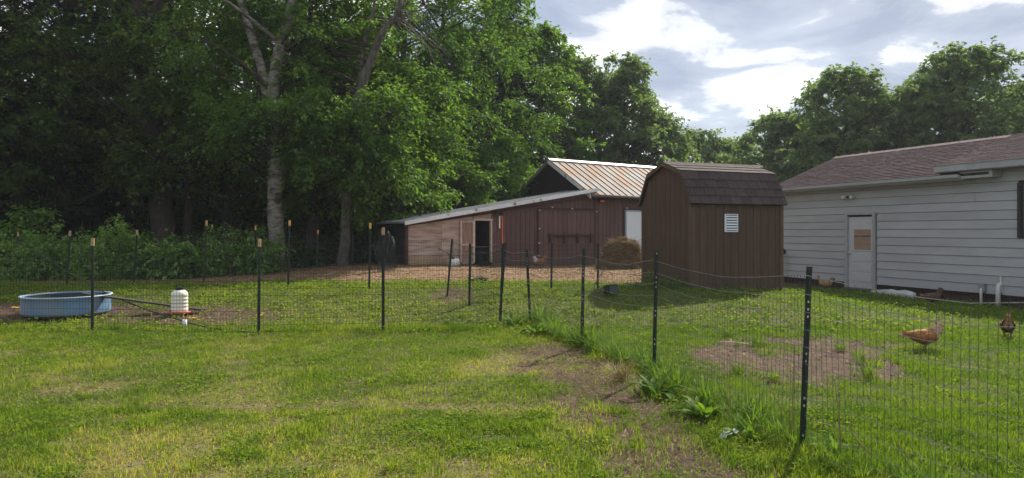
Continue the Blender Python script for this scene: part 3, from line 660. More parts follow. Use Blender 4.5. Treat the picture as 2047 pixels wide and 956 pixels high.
    # meter box and pipes on the foundation
    for px, pt, pr in ((1967, 575, .03), (2001, 570, .05)):
        t = ht(px); X = HP.x+.367*t; Y = HP.y-.93*t; zt = 1.6+(HOR-pt)/F*Y; zb = float(H(X-.1, Y-.05))
        mb = MB(); mb.tube([(0, -.1, zb-.05), (0, -.1, zt-.04), (0, -.07, zt), (0, 0.02, zt+.02)], pr, 10); mb.build('pipe', M['pipe'], e, (t, 0, 0), smooth=True)
    t = ht(1967); box('utility_box', (t, -.06, 0.30), (.13, .09, .18), M['grey_metal'], e)
    t = ht(2003); box('conduit', (t, -.03, 0.40), (.04, .04, .36), M['pipe'], e)
build_house()

# ------------------------------------------------------------------ fences
def tpost(parent, org, base, top, light=False, cap='cap', studs=False, r=1.0):
    """steel T-post: flange, stem, studs, with a tip of another colour"""
    base = Vector(base); top = Vector(top); d = top-base; h = d.length; d.normalize()
    q = Vector((0, 0, 1)).rotation_difference(d)
    m = MB(); m.box((0, 0, h/2-.1), (.042*r, .006, h+.2)); m.box((0, .022, h/2-.1), (.006, .038, h+.2))
    z = 0.12
    while z < h-.03:
        m.box((0, -.006, z), (.010, .008, .016), 1 if studs and int(z*1000) % 3 == 0 else 0); z += .0535 if studs else .107
    o = m.build('post', [M['post_grey'] if light else M['post'], M['stud']], parent, base-org); o.rotation_mode = 'QUATERNION'; o.rotation_quaternion = q
    if cap:
        c = MB(); L_ = .12; c.box((0, 0, h-L_/2+.003), (.046*r, .011, L_)); c.box((0, .024, h-L_/2+.003), (.011, .042, L_))
        c.build('post_tip', M[cap], o)
    return o
def wire_panel(parent, org, a, b, ha, hb, hs, matn='wire', vs=0.0508, th=0.0032, sag=0.0, gap=0.04, wav=0.012, seed=0):
    """welded mesh between two posts: real round-ish wires"""
    g = np.random.default_rng(seed+11); a = np.array(a[:2]); b = np.array(b[:2]); ln = np.linalg.norm(b-a); d = (b-a)/ln; nv = np.array([-d[1], d[0]])
    nseg = max(6, int(ln/0.3)); us = np.linspace(0, 1, nseg+1)
    ph = g.uniform(0, 6, 4)
    def pt(u, f):      # f: 0..1 up the mesh
        x = a[0]+d[0]*ln*u; y = a[1]+d[1]*ln*u
        hh = ha*(1-u)+hb*u - sag*4*u*(1-u) + wav*math.sin(u*9+ph[0])
        off = wav*1.5*math.sin(u*7+ph[1]+f*2) + 0.02*math.sin(u*15+ph[2])*f
        zb = float(H(x, y))+gap
        return (x+nv[0]*off, y+nv[1]*off, zb+(hh-gap)*f)
    m = MB()
    for f in hs:
        m.tube([Vector(pt(u, f))-org for u in us], th*(0.85 if f > .85 else 0.7), 3, cap=False)
    n = int(ln/vs)
    for k in range(n+1):
        u = (k+.5)/(n+1)+g.normal()*.0006; p0 = Vector(pt(u, 0)); p1 = Vector(pt(u, .5)); p2 = Vector(pt(u, 1))
        m.tube([p0-org, p1-org, p2-org], th*0.5, 3, 1, cap=False)
    return m.build('wire_mesh', [M[matn], M['wire_up'] if matn == 'wire' else M[matn]], parent)  # horizontals take the sunlit wire tone, uprights the shaded one
HS = [0, .06, .125, .19, .26, .34, .43, .52, .62, .72, .81, .9, 1.0]
HB = [0, .09, .18, .28, .38, .48, .58, .68, .785, .89, 1.0]
def fence(name, label, posts, wires=True, meshh=1.2, matn='wire', hs=HB, cap='cap', studs=False, light=False, sag=0.02, vs=0.0508, skip=(), group='wire fences', th=.0032, topf=None):
    """posts: (base px, base py, top px, top py) in the photo, or (Vector base, Vector top)"""
    P = []
    for p in posts:
        if isinstance(p[0], Vector): P.append(p); continue
        b = hit(p[0], p[1]); t = at(p[2], p[3], b.y); P.append((b, t))
    e = empty(name, P[0][0], 0, label, 'fence', group); org = P[0][0]
    for i, (b, t) in enumerate(P):
        if i in skip: continue
        cp = cap if isinstance(cap, (str, type(None))) else cap[i]
        tpost(e, org, b, t, light, cp, studs)
    if wires:
        for i in range(len(P)-1):
            h0 = min(meshh, P[i][1].z-P[i][0].z-.02); h1 = min(meshh, P[i+1][1].z-P[i+1][0].z-.02)
            wire_panel(e, org, P[i][0], P[i+1][0], h0, h1, hs, matn, vs, th, sag, seed=i*5+len(label))
    return e, P
fl_left = hit(-170, 656)
fe, PA = fence('pen_fence', 'front pen wire fence on tan-tipped posts, before blue pool and waterer',
      [(-170, 657, -172, 470), (184, 663, 185, 477), (517, 670, 519, 478), (766, 663, 766, 455), (1000, 645, 1006, 487)], meshh=1.2, cap=['cap', 'cap', 'cap', 'cap', None], matn='wire_dark', th=.0036)
nb_ = Vector((3.05, 2.75, 0.0))
fe, PB = fence('yard_fence', 'nearest wire fence on black studded posts running right past weeds to the camera',
      [(1000, 645, 1006, 487), (1060, 642, 1053, 500), (1163, 692, 1167, 497), (1307, 747, 1313, 501), (1603, 905, 1618, 533), (nb_+Vector((0, 0, float(H(nb_.x, nb_.y)))), nb_+Vector((0.02, 0, 1.3)))],
      meshh=1.27, cap=None, studs=True, skip=(0,), sag=0.06, hs=HB, th=.0034)
fe, PC = fence('divider_fence', 'wire fence on dark posts going back to the coop doorway', [(1000, 645, 1006, 487), (938, 612, 940, 487), (894, 590, 904, 478)], meshh=1.15, cap=None, light=False, skip=(0,), matn='wire_dark')
fe, PD = fence('run_fence', 'wire fence on dark posts between bedding and lawn, ending at brown shed', [(938, 612, 940, 487), (1003, 590, 1011, 485), (1102, 583, 1103, 487), (1195, 580, 1196, 487), (SP+Vector((-.05, .05, 0)) + Vector((-math.sin(SA)*1.5, math.cos(SA)*1.5, 0)), SP+Vector((-.05, .05, 1.15))+Vector((-math.sin(SA)*1.5, math.cos(SA)*1.5, 0)))], meshh=1.1, cap=None, skip=(0, 4), th=.003, matn='wire_dark')
def yfix(px, Y, top, tpx=None):
    X = rayX(px, Y); return (Vector((X, Y, float(H(X, Y)))), at(tpx or px, top, Y))
fe, PE = fence('back_pen_fence', 'back pen wire fence on tall yellow-tipped posts before the shrubs',
      [yfix(-90, 15.6, 462), yfix(133, 15.8, 462, 140), yfix(267, 15.9, 460, 274), yfix(406, 15.4, 441, 413), yfix(576, 15.4, 441, 579), yfix(738, 14.9, 446, 740), yfix(894, 14.9, 478, 904)], cap=['cap', 'cap', 'cap', 'cap', 'cap_yellow', 'cap_yellow', None], skip=(6,), meshh=1.15, matn='wire_dark', th=.003)
fe, PF = fence('woods_fence', 'far green wire fence along the dark edge of the woods',
      [yfix(35, 18.2, 464, 36), yfix(337, 18.6, 472), yfix(424, 19.0, 449), yfix(511, 19.5, 452), yfix(632, 20.5, 460, 636), yfix(705, 21, 465), yfix(775, 21.4, 472)], cap=['cap', None, 'cap', 'cap_yellow', 'cap_yellow', None, None], meshh=1.25, matn='wire_dark', th=.003, sag=.01)

# ------------------------------------------------------------------ things in the pen
def build_pool():
    b = hit(134, 640); Yc = b.y+.66; x = rayX(134, Yc); z = float(H(x, Yc))
    r = 0.70; h = 0.33
    e = empty('wading_pool', (x, Yc, z-.02), 0.2, 'faded round blue plastic wading pool behind the front fence', 'pool')
    m = MB(); m.lathe([(0.0, .02), (r*.96, .02), (r*.975, 0.0), (r*.99, h*.12), (r*.995, h*.5), (r, h-.02), (r+.012, h-.005), (r+.012, h+.012), (r-.012, h+.012), (r-.02, h-.02), (r*.96, .06), (0, .05)], n=64)
    o = m.build('pool_wall', [M['pool_blue']], e, smooth=True)
    li = MB(); li.lathe([(r-.021, h-.01), (r*.945, .075), (0, .07)], n=48); li.build('lining', M['pool_in'], e, smooth=True)  # added dark skin over the blue inside, standing in for shade
    rm = MB(); rm.lathe([(r-.01, h+.013), (r+.021, h+.013), (r+.022, h-.0), (r+.021, h-.004)], n=64); rm.build('rim', M['pool_rim'], e, smooth=True)
    # plank from rim to ground
    a = Vector((x+.35, Yc-.1, z+h+.02)); c = hit(405, 613); c = Vector((rayX(405, Yc+.05), Yc+.05, 0)); c.z = float(H(c.x, c.y))+.03
    d = c-a; L_ = d.length; pl = MB(); pl.box((0, 0, 0), (L_, 0.14, 0.03)); me = pl.mesh('ramp_plank', M['bark']); o = link('ramp_plank', me, None, (a+c)/2)
    o.rotation_mode = 'QUATERNION'; o.rotation_quaternion = Vector((1, 0, 0)).rotation_difference(d.normalized())
    tag(o, 'old dark plank sloping from pool rim to the ground behind waterer', 'plank')
    p0 = Vector((0.0, Yc-.8, 0)); 
build_pool()
def build_waterer():
    b = hit(359, 627); e = empty('poultry_waterer', b, 0, 'cream poultry waterer jug with black cap on red tray', 'waterer')
    m = MB(); m.lathe([(0, 0), (.17, 0), (.185, .02), (.185, .055), (.175, .055), (.17, .025), (0, .02)], n=32); m.build('tray', M['red'], e, smooth=True)
    j = MB(); pr = [(0, .03), (.135, .03), (.14, .05)]
    for q in range(4): z = .07+q*.062; pr += [(.142, z), (.142, z+.035), (.135, z+.042), (.135, z+.052)]
    pr += [(.142, .32), (.14, .36), (.12, .4), (.085, .425), (0.07, .43), (0, .43)]
    j.lathe(pr, n=32); j.build('jug', M['jug'], e, smooth=True)
    c = MB(); c.lathe([(.07, .425), (.072, .43), (.072, .475), (.06, .48), (0, .48)], n=20); c.build('cap', M['black'], e)
    hd = MB(); hd.tube([(-.06, 0, .47), (-.055, 0, .515), (0, 0, .53), (.055, 0, .515), (.06, 0, .47)], .009, 6); hd.build('carry_handle', M['black'], e)
build_waterer()
def hose():
    pts = [at(30, 480, 16.5), at(110, 528, 15.2), at(178, 568, 13.6), at(228, 594, 12.9), at(300, 622, 12.2), at(400, 652, 11.2)]
    g = [hit(460, 664), hit(520, 668)]
    P = [p for p in pts] + [v+Vector((0, 0, .02)) for v in g]
    Q = []
    for i in range(len(P)-1):
        for k in range(6): Q.append(P[i].lerp(P[i+1], k/6))
    Q.append(P[-1]); org = Q[-1].copy()
    m = MB(); m.tube([q-org for q in Q], .011, 6); o = m.build('cable', M['black'], None, org, smooth=True)
    tag(o, 'thin black cable slanting from far fence down past pool to front fence', 'cable')
hose()
def build_small_pen():
    b = hit(369, 655); m = MB(); m.lathe([(.0, 0), (.035, 0), (.035, .14), (.03, .14), (.03, .1), (0, .1)], n=14)
    tag(m.build('pipe_stub', M['white_plastic'], None, b, smooth=True), 'short white plastic pipe stub standing in grass below the waterer', 'pipe')
    # bucket on its side in front of the coop door
    p = at(917, 527, 21.6); p = Vector((p.x, p.y, float(H(p.x, p.y))+.135))
    e = empty('bucket', p, R(25), 'white plastic bucket lying on its side before the coop door', 'bucket'); e.rotation_euler = (R(0), R(102), R(200))
    m = MB(); m.lathe([(0, 0), (.11, 0), (.135, .28), (.145, .28), (.145, .30), (.128, .30), (.128, .28), (.104, .02), (0, .02)], n=24); m.build('bucket_body', M['white_plastic'], e, smooth=True)
    m = MB(); m.tube([(.14*math.cos(a), .14*math.sin(a)*.3-.0, .27+.12*math.sin(a)) for a in np.linspace(0, math.pi, 9)], .004, 5); m.build('bail', M['stud'], e)
    # bent rubber mat sliding off the kick board
    x0 = bt(870); x1 = bt(912); m = MB(); n = 10; vs = []
    for q in range(n+1):
        u = q/n; t = x0+(x1-x0)*u; zz = .50*(1-sst(0, 1, u).item())+.02; y = -.12-.25*u
        for w in (0, 1): vs.append((t-x0, y-.02-w*.3*(.3+.7*u), max(zz-.04*w, 0.0)))
    fs = [(2*q, 2*q+1, 2*q+3, 2*q+2) for q in range(n)]; m.add(vs, fs)
    vb = [(v[0], v[1], v[2]-.012) for v in vs]; m.add(vb, [f[::-1] for f in fs])
    P = bpos(x0, 0); o = m.build('bent_mat', M['grey_wood'], None, P, BA, smooth=True)
    tag(o, 'curved dark mat sagging to the ground at the plywood coop wall', 'mat')
    # netting draped on far post by coop
    P = at(771, 527, 19.6); P.z = float(H(P.x, P.y)); m = MB(); vs = []; nx, nz = 10, 14
    for j in range(nz+1):
        for i in range(nx+1):
            u = i/nx-.5; v = j/nz; w = .26*(1+.35*math.sin(v*3.2)-.35*(1-abs(v-.75)))
            vs.append((u*2*w+.04*math.sin(v*9), .05*math.sin(u*19+v*4)+.05*math.sin(v*7), v*(1.05+.1*math.sin(u*11))))
    W_ = .004
    for j in range(nz+1):
        for i in range(nx):
            a, c = Vector(vs[j*(nx+1)+i]), Vector(vs[j*(nx+1)+i+1]); m.tube([a, c], W_*1.6, 3, cap=False)
    for j in range(nz):
        for i in range(nx+1):
            a, c = Vector(vs[j*(nx+1)+i]), Vector(vs[(j+1)*(nx+1)+i]); m.tube([a, c], W_*1.6, 3, cap=False)
            if i < nx: m.tube([a, Vector(vs[(j+1)*(nx+1)+i+1])], W_*2, 3, cap=False)
    tag(m.build('netting', M['net'], None, P, .3), 'dark netting bunched upright beside the left end of the coop', 'netting')
    # orange strap and white tag hanging on the brown wall
    e = empty('orange_strap', bpos(bt(1003), -.03, BP.z+0.55), BA, 'orange strap with white tag hanging on the brown barn wall', 'strap')
    m = MB(); m.box((0.0, -.0, .62), (.035, .012, 1.2)); m.box((-.04, 0, 1.215), (.11, .012, .02)); m.build('webbing', M['orange'], e)
    box('paper_tag', (-.11, 0, 1.02), (.05, .012, .42), M['white_plastic'], e)
    # shallow dark feed pan
    P = hit(955, 563); m = MB(); m.lathe([(0, .02), (.2, .02), (.24, .09), (.26, .09), (.22, 0), (0, 0)], n=28); tag(m.build('feed_pan', M['black'], None, P, smooth=True), 'shallow black feed pan on the ground between two fence posts', 'pan')
    # small dark box light on the lawn left of the shed
    P = hit(1222, 592); e = empty('floodlight', P, R(25), 'small black box light standing in grass left of the shed', 'light')
    m = MB(); m.prism([(-.1, .05), (.1, .03), (.12, .2), (-.06, .24)], 'x', -.12, .12); m.build('housing', M['black'], e)
    m = MB(); m.box((0, -.1, .13), (.2, .012, .14)); m.build('lens', M['glass'], e)
    m = MB(); m.tube([(-.1, 0, -.05), (-.13, 0, .12)], .012, 6); m.tube([(.1, 0, -.05), (.13, 0, .12)], .012, 6); m.build('bracket', M['black'], e)
build_small_pen()

def hay_pile():
    g = np.random.default_rng(5)
    P = bpos(bt(1237), -1.1); P = at(1240, 533, 23.6); P.z = float(H(P.x, P.y))
    e = empty('hay_bale', P, .3, 'torn brown round hay bale slumped in front of the white barn door', 'hay bale')
    n1, n2 = 28, 16; V = []
    hgt = 1.0; 
    for j in range(n2+1):
        v = j/n2
        for i in range(n1):
            a = 2*math.pi*i/n1; r = .56*(1+.10*math.sin(v*5+.5)+.16*(1-v))*(math.sqrt(max(0, 1-max(0, (v-.8)/.2)**2)) if v > .8 else 1)
            rr = r*(1+.14*(fbm(np.array(a*2), np.array(v*3), .5, 4).item()-.5)*2) + .18*max(0, .35-v)*(1 if math.cos(a-3.4) > 0 else 0)*2.2
            V.append((rr*math.cos(a)+.10*v, rr*math.sin(a)*.9, v*hgt-.05))
    Fs = [(j*n1+i, j*n1+(i+1) % n1, (j+1)*n1+(i+1) % n1, (j+1)*n1+i) for j in range(n2) for i in range(n1)]
    link('bale_core', np_mesh('bale_core', V, Fs, M['hay'], tint=np.clip(g.normal(.25, .12, len(V)), 0, 1), smooth=True), e)
    V = np.array(V); N_ = 9000; idx = g.integers(0, len(V), N_); pos = V[idx]*(1+g.normal(0, .02, (N_, 1)))+g.normal(0, .03, (N_, 3))
    pos[:, 2] = np.clip(pos[:, 2], 0, None)
    ax = nrm(np.stack([-pos[:, 1], pos[:, 0], np.zeros(N_)], 1))*g.choice([-1, 1], (N_, 1)) + g.normal(0, .55, (N_, 3))
    nn = nrm(pos-np.array([0, 0, .4]))+g.normal(0, .4, (N_, 3))
    v, f = leaves(pos, ax, nn, g.uniform(.1, .26, N_), g.uniform(.006, .013, N_), 0)
    tag(link('hay_strands', np_mesh('hay_strands', v, f, M['hay'], tint=np.repeat(np.clip(g.normal(.5, .26, N_), 0, 1), 4)), e), kind='stuff')
hay_pile()

def by_house():
    # two long pale sacks lying against the foundation
    for k, (pa, pb, yy, lab) in enumerate(((1772, 1850, .32, 'upper limp grey-white tube sack lying along the house foundation'), (1776, 1862, .58, 'lower bulging grey-white tube sack lying on grass before the foundation'))):
        a, c = ht(pa), ht(pb); pts = []; rr = []
        for q in range(15):
            u = q/14; t = a+(c-a)*u; X = HP.x+.367*t-.93*yy; Y = HP.y-.93*t-.367*yy
            r = (.085+.035*sst(.6, .85, u).item())*(math.sin(math.pi*min(1, max(.06, u*1.0)))**.28)*(1+.08*math.sin(u*21+k))
            pts.append(Vector((X, Y, float(H(X, Y))+r*.85))); rr.append(r)
        org = pts[0].copy(); m = MB(); m.tube([p-org for p in pts], rr, 12); tag(m.build('sack', M['sack'], None, org, smooth=True), lab, 'sack', 'sacks by the house')
    # leaning timber, lamp on stake and shovel near the shed corner
    P = lambda px, yy: Vector((HP.x+.367*ht(px)-.93*yy, HP.y-.93*ht(px)-.367*yy, 0))
    p = P(1574, .25); p.z = float(H(p.x, p.y)); m = MB(); m.box((0, 0, .52), (.1, .04, 1.1), 0, Matrix.Rotation(R(-4), 3, 'X')); tag(m.build('leaning_board', M['raw_wood'], None, p, HA), 'short pale board leaning on white wall behind the shed corner', 'board')
    p = P(1586, .4); p.z = float(H(p.x, p.y)); e = empty('stake_lamp', p, HA, 'small black lamp on thin stake before the white siding', 'lamp')
    m = MB(); m.tube([(0, 0, -.05), (.0, 0, .95)], .008, 6); m.build('stake', M['black'], e)
    m = MB(); m.box((0, 0, 1.0), (.17, .07, .13), 0, Matrix.Rotation(R(35), 3, 'Y') @ Matrix.Rotation(R(20), 3, 'X')); m.build('lamp_head', M['black'], e)
    p = P(1566, .35); p.z = float(H(p.x, p.y)); e = empty('shovel', p, HA, 'thin dark shovel leaning on the white wall beside the shed', 'shovel')
    m = MB(); m.tube([(0, -.1, .18), (0, .22, 1.2)], .014, 8); m.build('handle', M['black'], e)
    m = MB(); m.prism([(-.1, .22), (.1, .22), (.1, .04), (0, -.02), (-.1, .04)], 'y', -.115, -.105); m.build('blade', M['grey_metal'], e)
by_house()

# ------------------------------------------------------------------ hens
def hen(label, loc, rz, pose='peck', mats=('hen_brown', 'hen_pale'), s=1.0, group='hens'):
    """one continuous lofted body with neck, head and raised tail; faces -x"""
    loc = Vector(loc)
    e = empty('hen', loc, rz, label, 'hen', group); e.scale = (s, s, s)
    lift = 0.0 if pose != 'sit' else -0.09
    if pose == 'peck':
        rings = [(-.275, .205, .006, .006), (-.265, .208, .017, .02), (-.245, .213, .023, .026), (-.215, .216, .026, .029), (-.18, .213, .034, .042), (-.14, .207, .05, .06), (-.09, .197, .074, .082), (-.03, .187, .092, .098),
                 (.03, .186, .094, .10), (.085, .193, .085, .092), (.125, .212, .065, .08), (.15, .245, .046, .082), (.172, .29, .034, .078), (.192, .335, .026, .062), (.207, .37, .018, .04), (.214, .39, .005, .01)]
    else:
        rings = [(-.19, .375, .006, .006), (-.185, .372, .018, .018), (-.165, .37, .025, .026), (-.15, .345, .028, .03), (-.145, .31, .033, .038), (-.13, .27, .046, .052), (-.10, .225, .07, .075), (-.04, .192, .092, .096),
                 (.03, .187, .095, .10), (.085, .195, .085, .092), (.125, .215, .064, .078), (.15, .243, .047, .068), (.17, .278, .036, .058), (.187, .312, .026, .045), (.198, .337, .016, .028), (.203, .352, .005, .008)]
    n = 18; V = []; Fs = []; MI = []
    C = [Vector((r[0], 0, r[1]+lift)) for r in rings]
    for i, r in enumerate(rings):
        t = (C[min(i+1, len(C)-1)]-C[max(i-1, 0)]).normalized(); up = Vector((-t.z, 0, t.x))
        if up.z < 0: up = -up
        for k in range(n):
            a = 2*math.pi*k/n; rr = 1+.05*math.sin(k*5.1+i*2.3)
            V.append(C[i] + Vector((0, 1, 0))*math.cos(a)*r[2]*rr + up*math.sin(a)*r[3]*rr)
    nr = len(rings)
    for i in range(nr-1):
        for k in range(n):
            Fs.append((i*n+k, i*n+(k+1) % n, (i+1)*n+(k+1) % n, (i+1)*n+k)); MI.append(1 if i >= 10 else 0)
    m = MB(); m.v = [tuple(v) for v in V]; m.f = Fs; m.m = MI
    # thigh and shanks grown into the belly
    if pose != 'sit':
        for sy in (-1, 1):
            fx = .02+.035*sy
            m.tube([(.03, sy*.045, .14), (.035+.01*sy, sy*.045, .105), (fx, sy*.04, .055), (fx-.012, sy*.04, .008)], [.042, .024, .008, .008], 8, 2)
            for a in (-.5, 0, .5, math.pi): m.tube([(fx-.012, sy*.04, .008), (fx-.012-.045*math.cos(a), sy*.04+.045*math.sin(a), .004)], [.006, .003], 5, 2)
    m.build('body', [M[mats[0]], M[mats[1]], M['hen_leg']], e, smooth=True)
    # loose feathers over the body break the smooth outline
    g = np.random.default_rng(abs(hash(label)) % 1000 if False else len(label)); Vn = np.array([tuple(v) for v in V]); nf = 650
    rows = g.integers(4, nr-2, nf); cols = g.integers(0, n, nf); pos = Vn[rows*n+cols]; cen = np.array([tuple(C[r]) for r in rows]); tang = np.array([tuple((C[min(r+1, nr-1)]-C[r-1]).normalized()) for r in rows])
    out = nrm(pos-cen); v, f = leaves(pos-out*.004+g.normal(0, .004, (nf, 3)), tang+out*.18+g.normal(0, .12, (nf, 3)), out, g.uniform(.035, .06, nf), g.uniform(.016, .026, nf), -.1)
    link('feathers', np_mesh('feathers', v, f, [M[mats[0]], M[mats[1]]], midx=np.repeat((rows >= 10).astype(int), 2)), e)
    h = C[2]; hd = Vector((-1, 0, -.18)) if pose == 'peck' else Vector((-1, 0, -.05))
    b = MB(); tip = C[0]+hd*.03; b.tube([C[0]+Vector((.012, 0, 0)), C[0]+hd*.012, tip], [.012, .008, .001], 6); b.build('beak', M['hen_leg'], e)
    b = MB(); pl = [(h.x-.028, h.z+.018), (h.x-.03, h.z+.042), (h.x-.017, h.z+.034), (h.x-.01, h.z+.052), (h.x+.003, h.z+.038), (h.x+.014, h.z+.048), (h.x+.02, h.z+.02)]
    b.prism(pl, 'y', -.005, .005); b.build('comb', M['comb'], e)
    b = MB(); b.lathe([(0, .0), (.009, -.012), (.012, -.028), (.006, -.04), (0, -.042)], (h.x-.018, 0, h.z-.018), 8); b.build('wattle', M['comb'], e, smooth=True)
    for sy in (-1, 1):
        b = MB(); b.lathe([(0, -.004), (.004, -.002), (.004, .002), (0, .004)], (h.x-.006, sy*.023, h.z+.006), 8); b.build('eye', M['black'], e, smooth=True)
        b = MB(); b.lathe([(0, -.115), (.3, -.095), (.75, -.04), (1, .0), (.85, .06), (.45, .1), (0, .12)], (0, 0, 0), 12, sx=.05, sy=.018); o = b.build('wing', M[mats[0]], e, (.015, sy*.083, .2+lift), smooth=True); o.rotation_euler = (0, R(82), 0)
P = hit(1846, 701); hen('red-brown hen with pale raised tail pecking beyond the near fence', P, R(-4), 'peck', s=1.0)
P = hit(2014, 676); hen('dark hen seen end-on at the right edge of the yard', P, R(-122), 'peck', ('hen_dark', 'hen_tan'), .98)
P = hit(1864, 612); hen('dark brown hen foraging beside the pale sacks at the house', P, R(5), 'peck', ('hen_dark', 'hen_dark'), 1.0)
X = HP.x+.367*ht(1668)-.93*.35; Y = HP.y-.93*ht(1668)-.367*.35
hen('tan hen resting against the house foundation left of the door', (X, Y, float(H(X, Y))+.005), R(-20), 'sit', ('hen_tan', 'hen_tan'), 1.05)
P = bpos(bt(1044), -1.0); hen('brown hen with white tail by the brown barn wall', P, R(200), 'stand', ('hen_brown', 'hen_white'), 1.1)

# ------------------------------------------------------------------ trees
def ring_tubes(paths, n=8, main=0):
    m = MB()
    for i, (p, r) in enumerate(paths): m.tube(p, r, n if r[0] > .065 else (6 if r[0] > .025 else 4), 0 if r[0] > .065 or i < main else 1, cap=False)
    return m
def curve_pts(a, b, bend, k=6):
    a = Vector(a); b = Vector(b); return [a.lerp(b, i/k) + Vector(bend)*math.sin(math.pi*i/k) for i in range(k+1)]
def crown_leaves(g, cen, rad, per, ll, lw, droop=.3, flat=.55, ntw=9):
    """cen: clump centres (n,3); every clump is a spray of twigs that arch outward and down, leaves set along them"""
    n = len(cen); N_ = n*per
    out = cen*np.array([1, 1, 0]); out = out/np.maximum(np.linalg.norm(out, axis=1, keepdims=True), .3)
    tw = g.normal(0, 1, (n, ntw, 3)); tw[:, :, 2] *= flat; tw = nrm(tw + .75*out[:, None]); tl = g.uniform(.55, 1.35, (n, ntw))
    ci = np.repeat(np.arange(n), per); ti = g.integers(0, ntw, N_); d = tw[ci, ti]; r = (rad[ci]*tl[ci, ti])[:, None]
    t = g.uniform(.08, 1, (N_, 1))**.8
    sd = nrm(np.cross(d, np.array([0, 0, 1.0]))); sg = g.choice([-1.0, 1.0], (N_, 1))
    pos = cen[ci] + d*r*t*1.15; pos[:, 2] -= (droop*r*t*t)[:, 0]
    pos = pos + g.normal(0, .05, (N_, 3))*(.6+rad[ci][:, None])
    ax = d*.7 + sd*sg*g.uniform(.2, 1.1, (N_, 1)) + g.normal(0, .3, (N_, 3)); ax[:, 2] -= .4
    nn = g.normal(0, .42, (N_, 3)); nn[:, 2] += 1.0
    l = g.uniform(.55, 1.35, N_)*ll
    v, f = leaves(pos, ax, nn, l, l*lw)
    tint = np.clip(.5 + g.normal(0, .15, n)[ci] + g.normal(0, .08, (n, ntw))[ci, ti] + g.normal(0, .14, N_), 0, 1)
    return v, f, np.repeat(tint, 4)
def make_tree(name, label, base, trunk, zmin, zmax, R0, nclump, per, ll, leafm, barkm, seed, lw=.62, profile='round', rclump=(.45, .95), off=(0, 0), group='woodland trees', cat='tree', flat=.55, limbs=True, top=None, extra=None, bare=0.0, more=()):
    """trunk: list of (x,y,z,r) local to base; crown: clumps spread through an irregular volume"""
    g = np.random.default_rng(seed)
    e = empty(name, base, 0, label, cat, group)
    tp = [Vector(t[:3]) for t in trunk]; tr = [t[3] for t in trunk]
    sub = []; sr = []
    for i in range(len(tp)-1):
        for k in range(4):
            u = k/4; sub.append(tp[i].lerp(tp[i+1], u)+Vector((g.normal()*.03, g.normal()*.03, 0))); sr.append((tr[i]*(1-u)+tr[i+1]*u)*(1+.06*g.normal()))
    sub.append(tp[-1]); sr.append(tr[-1]); sr[0] *= 1.35
    paths = [(sub, sr)]
    if extra: paths += extra
    nmain = len(paths); stems = [p for p, r in paths if r[0] > .1]
    ph = g.uniform(0, 6.28, 6)
    cs = []
    while len(cs) < nclump:
        u = g.uniform(0, 1); z = zmin+(zmax-zmin)*u; a = g.uniform(0, 6.283)
        if profile == 'round': pr = (math.sin(math.pi*min(1, .12+.88*u*.97+.0))**.6 if u > .45 else (.80+.2*u/.45))
        elif profile == 'cone': pr = max(.05, 1-u)**.8
        else: pr = .75+.25*math.sin(math.pi*u)
        lob = 1+.22*math.sin(a*2+ph[0]+z*.5)+.16*math.sin(a*3+ph[1]-z*.8)+.12*math.sin(z*1.7+ph[2])
        r = R0*pr*lob*(g.uniform(.05, 1)**.42)
        cx_, cy_ = off[0]*u+r*math.cos(a), off[1]*u+r*math.sin(a)
        if bare and cy_ < .35 and any(abs(cx_-np.interp(z, [p.z for p in q], [p.x for p in q])) < bare for q in stems): continue   # stems stand clear of leaves on the open side
        cs.append((cx_, cy_, z))
    cs = np.array(cs+list(more)); nclump = len(cs); rad = g.uniform(*rclump, nclump)
    tz = np.array([p.z for p in sub]); tx = np.array([p.x for p in sub]); ty = np.array([p.y for p in sub])
    for k in range(nclump):
        if limbs and (k % 2 == 0 or cs[k, 2] < zmin+1.5):
            hd = math.hypot(cs[k, 0], cs[k, 1]); z0 = min(max(cs[k, 2]-hd*g.uniform(.25, .7), zmin*.55+.3), tz[-1]*.98)
            a = Vector((np.interp(z0, tz, tx), np.interp(z0, tz, ty), z0)); r0 = min(.02+.014*hd, np.interp(z0, tz, sr)*.6)
            p = curve_pts(a, cs[k], (g.normal()*.12, g.normal()*.12, .08*hd), 5); paths.append((p, list(np.linspace(r0, .008, 6))))
    m = ring_tubes(paths, 12, nmain); m.build('trunk', [barkm, M['bark']], e, smooth=True)
    v, f, t = crown_leaves(g, cs, rad, per, ll, lw, flat=flat)
    tag(link('crown', np_mesh('crown', v, f, leafm, tint=t), e), kind='stuff')
    return e
def simple_trunk(px0, px1, Y, z1, r0, r1, mid=0.0):
    dx = (px1-px0)/F*Y
    return [(0, 0, -.3, r0), (dx*.3+mid, 0, z1*.35, r0*.85), (dx*.65+mid, .1, z1*.68, (r0+r1)/2), (dx, .2, z1, r1)]
def tbase(px, Y):
    X = rayX(px, Y); return (X, Y, float(H0(X, Y))-.05)
def bough(x0, x1, y0, y1, n, bpx, Y, seed, dy=-.9):
    """clump centres of a low bough, local to the tree's foot"""
    g = np.random.default_rng(seed); zb = float(H0(rayX(bpx, Y), Y))-.05
    return [((g.uniform(x0, x1)-bpx)/F*Y, dy+g.normal()*.35, 1.6+(HOR-g.uniform(y0, y1))/F*Y-zb) for _ in range(n)]
G1 = 'trees at the front edge of the woods'
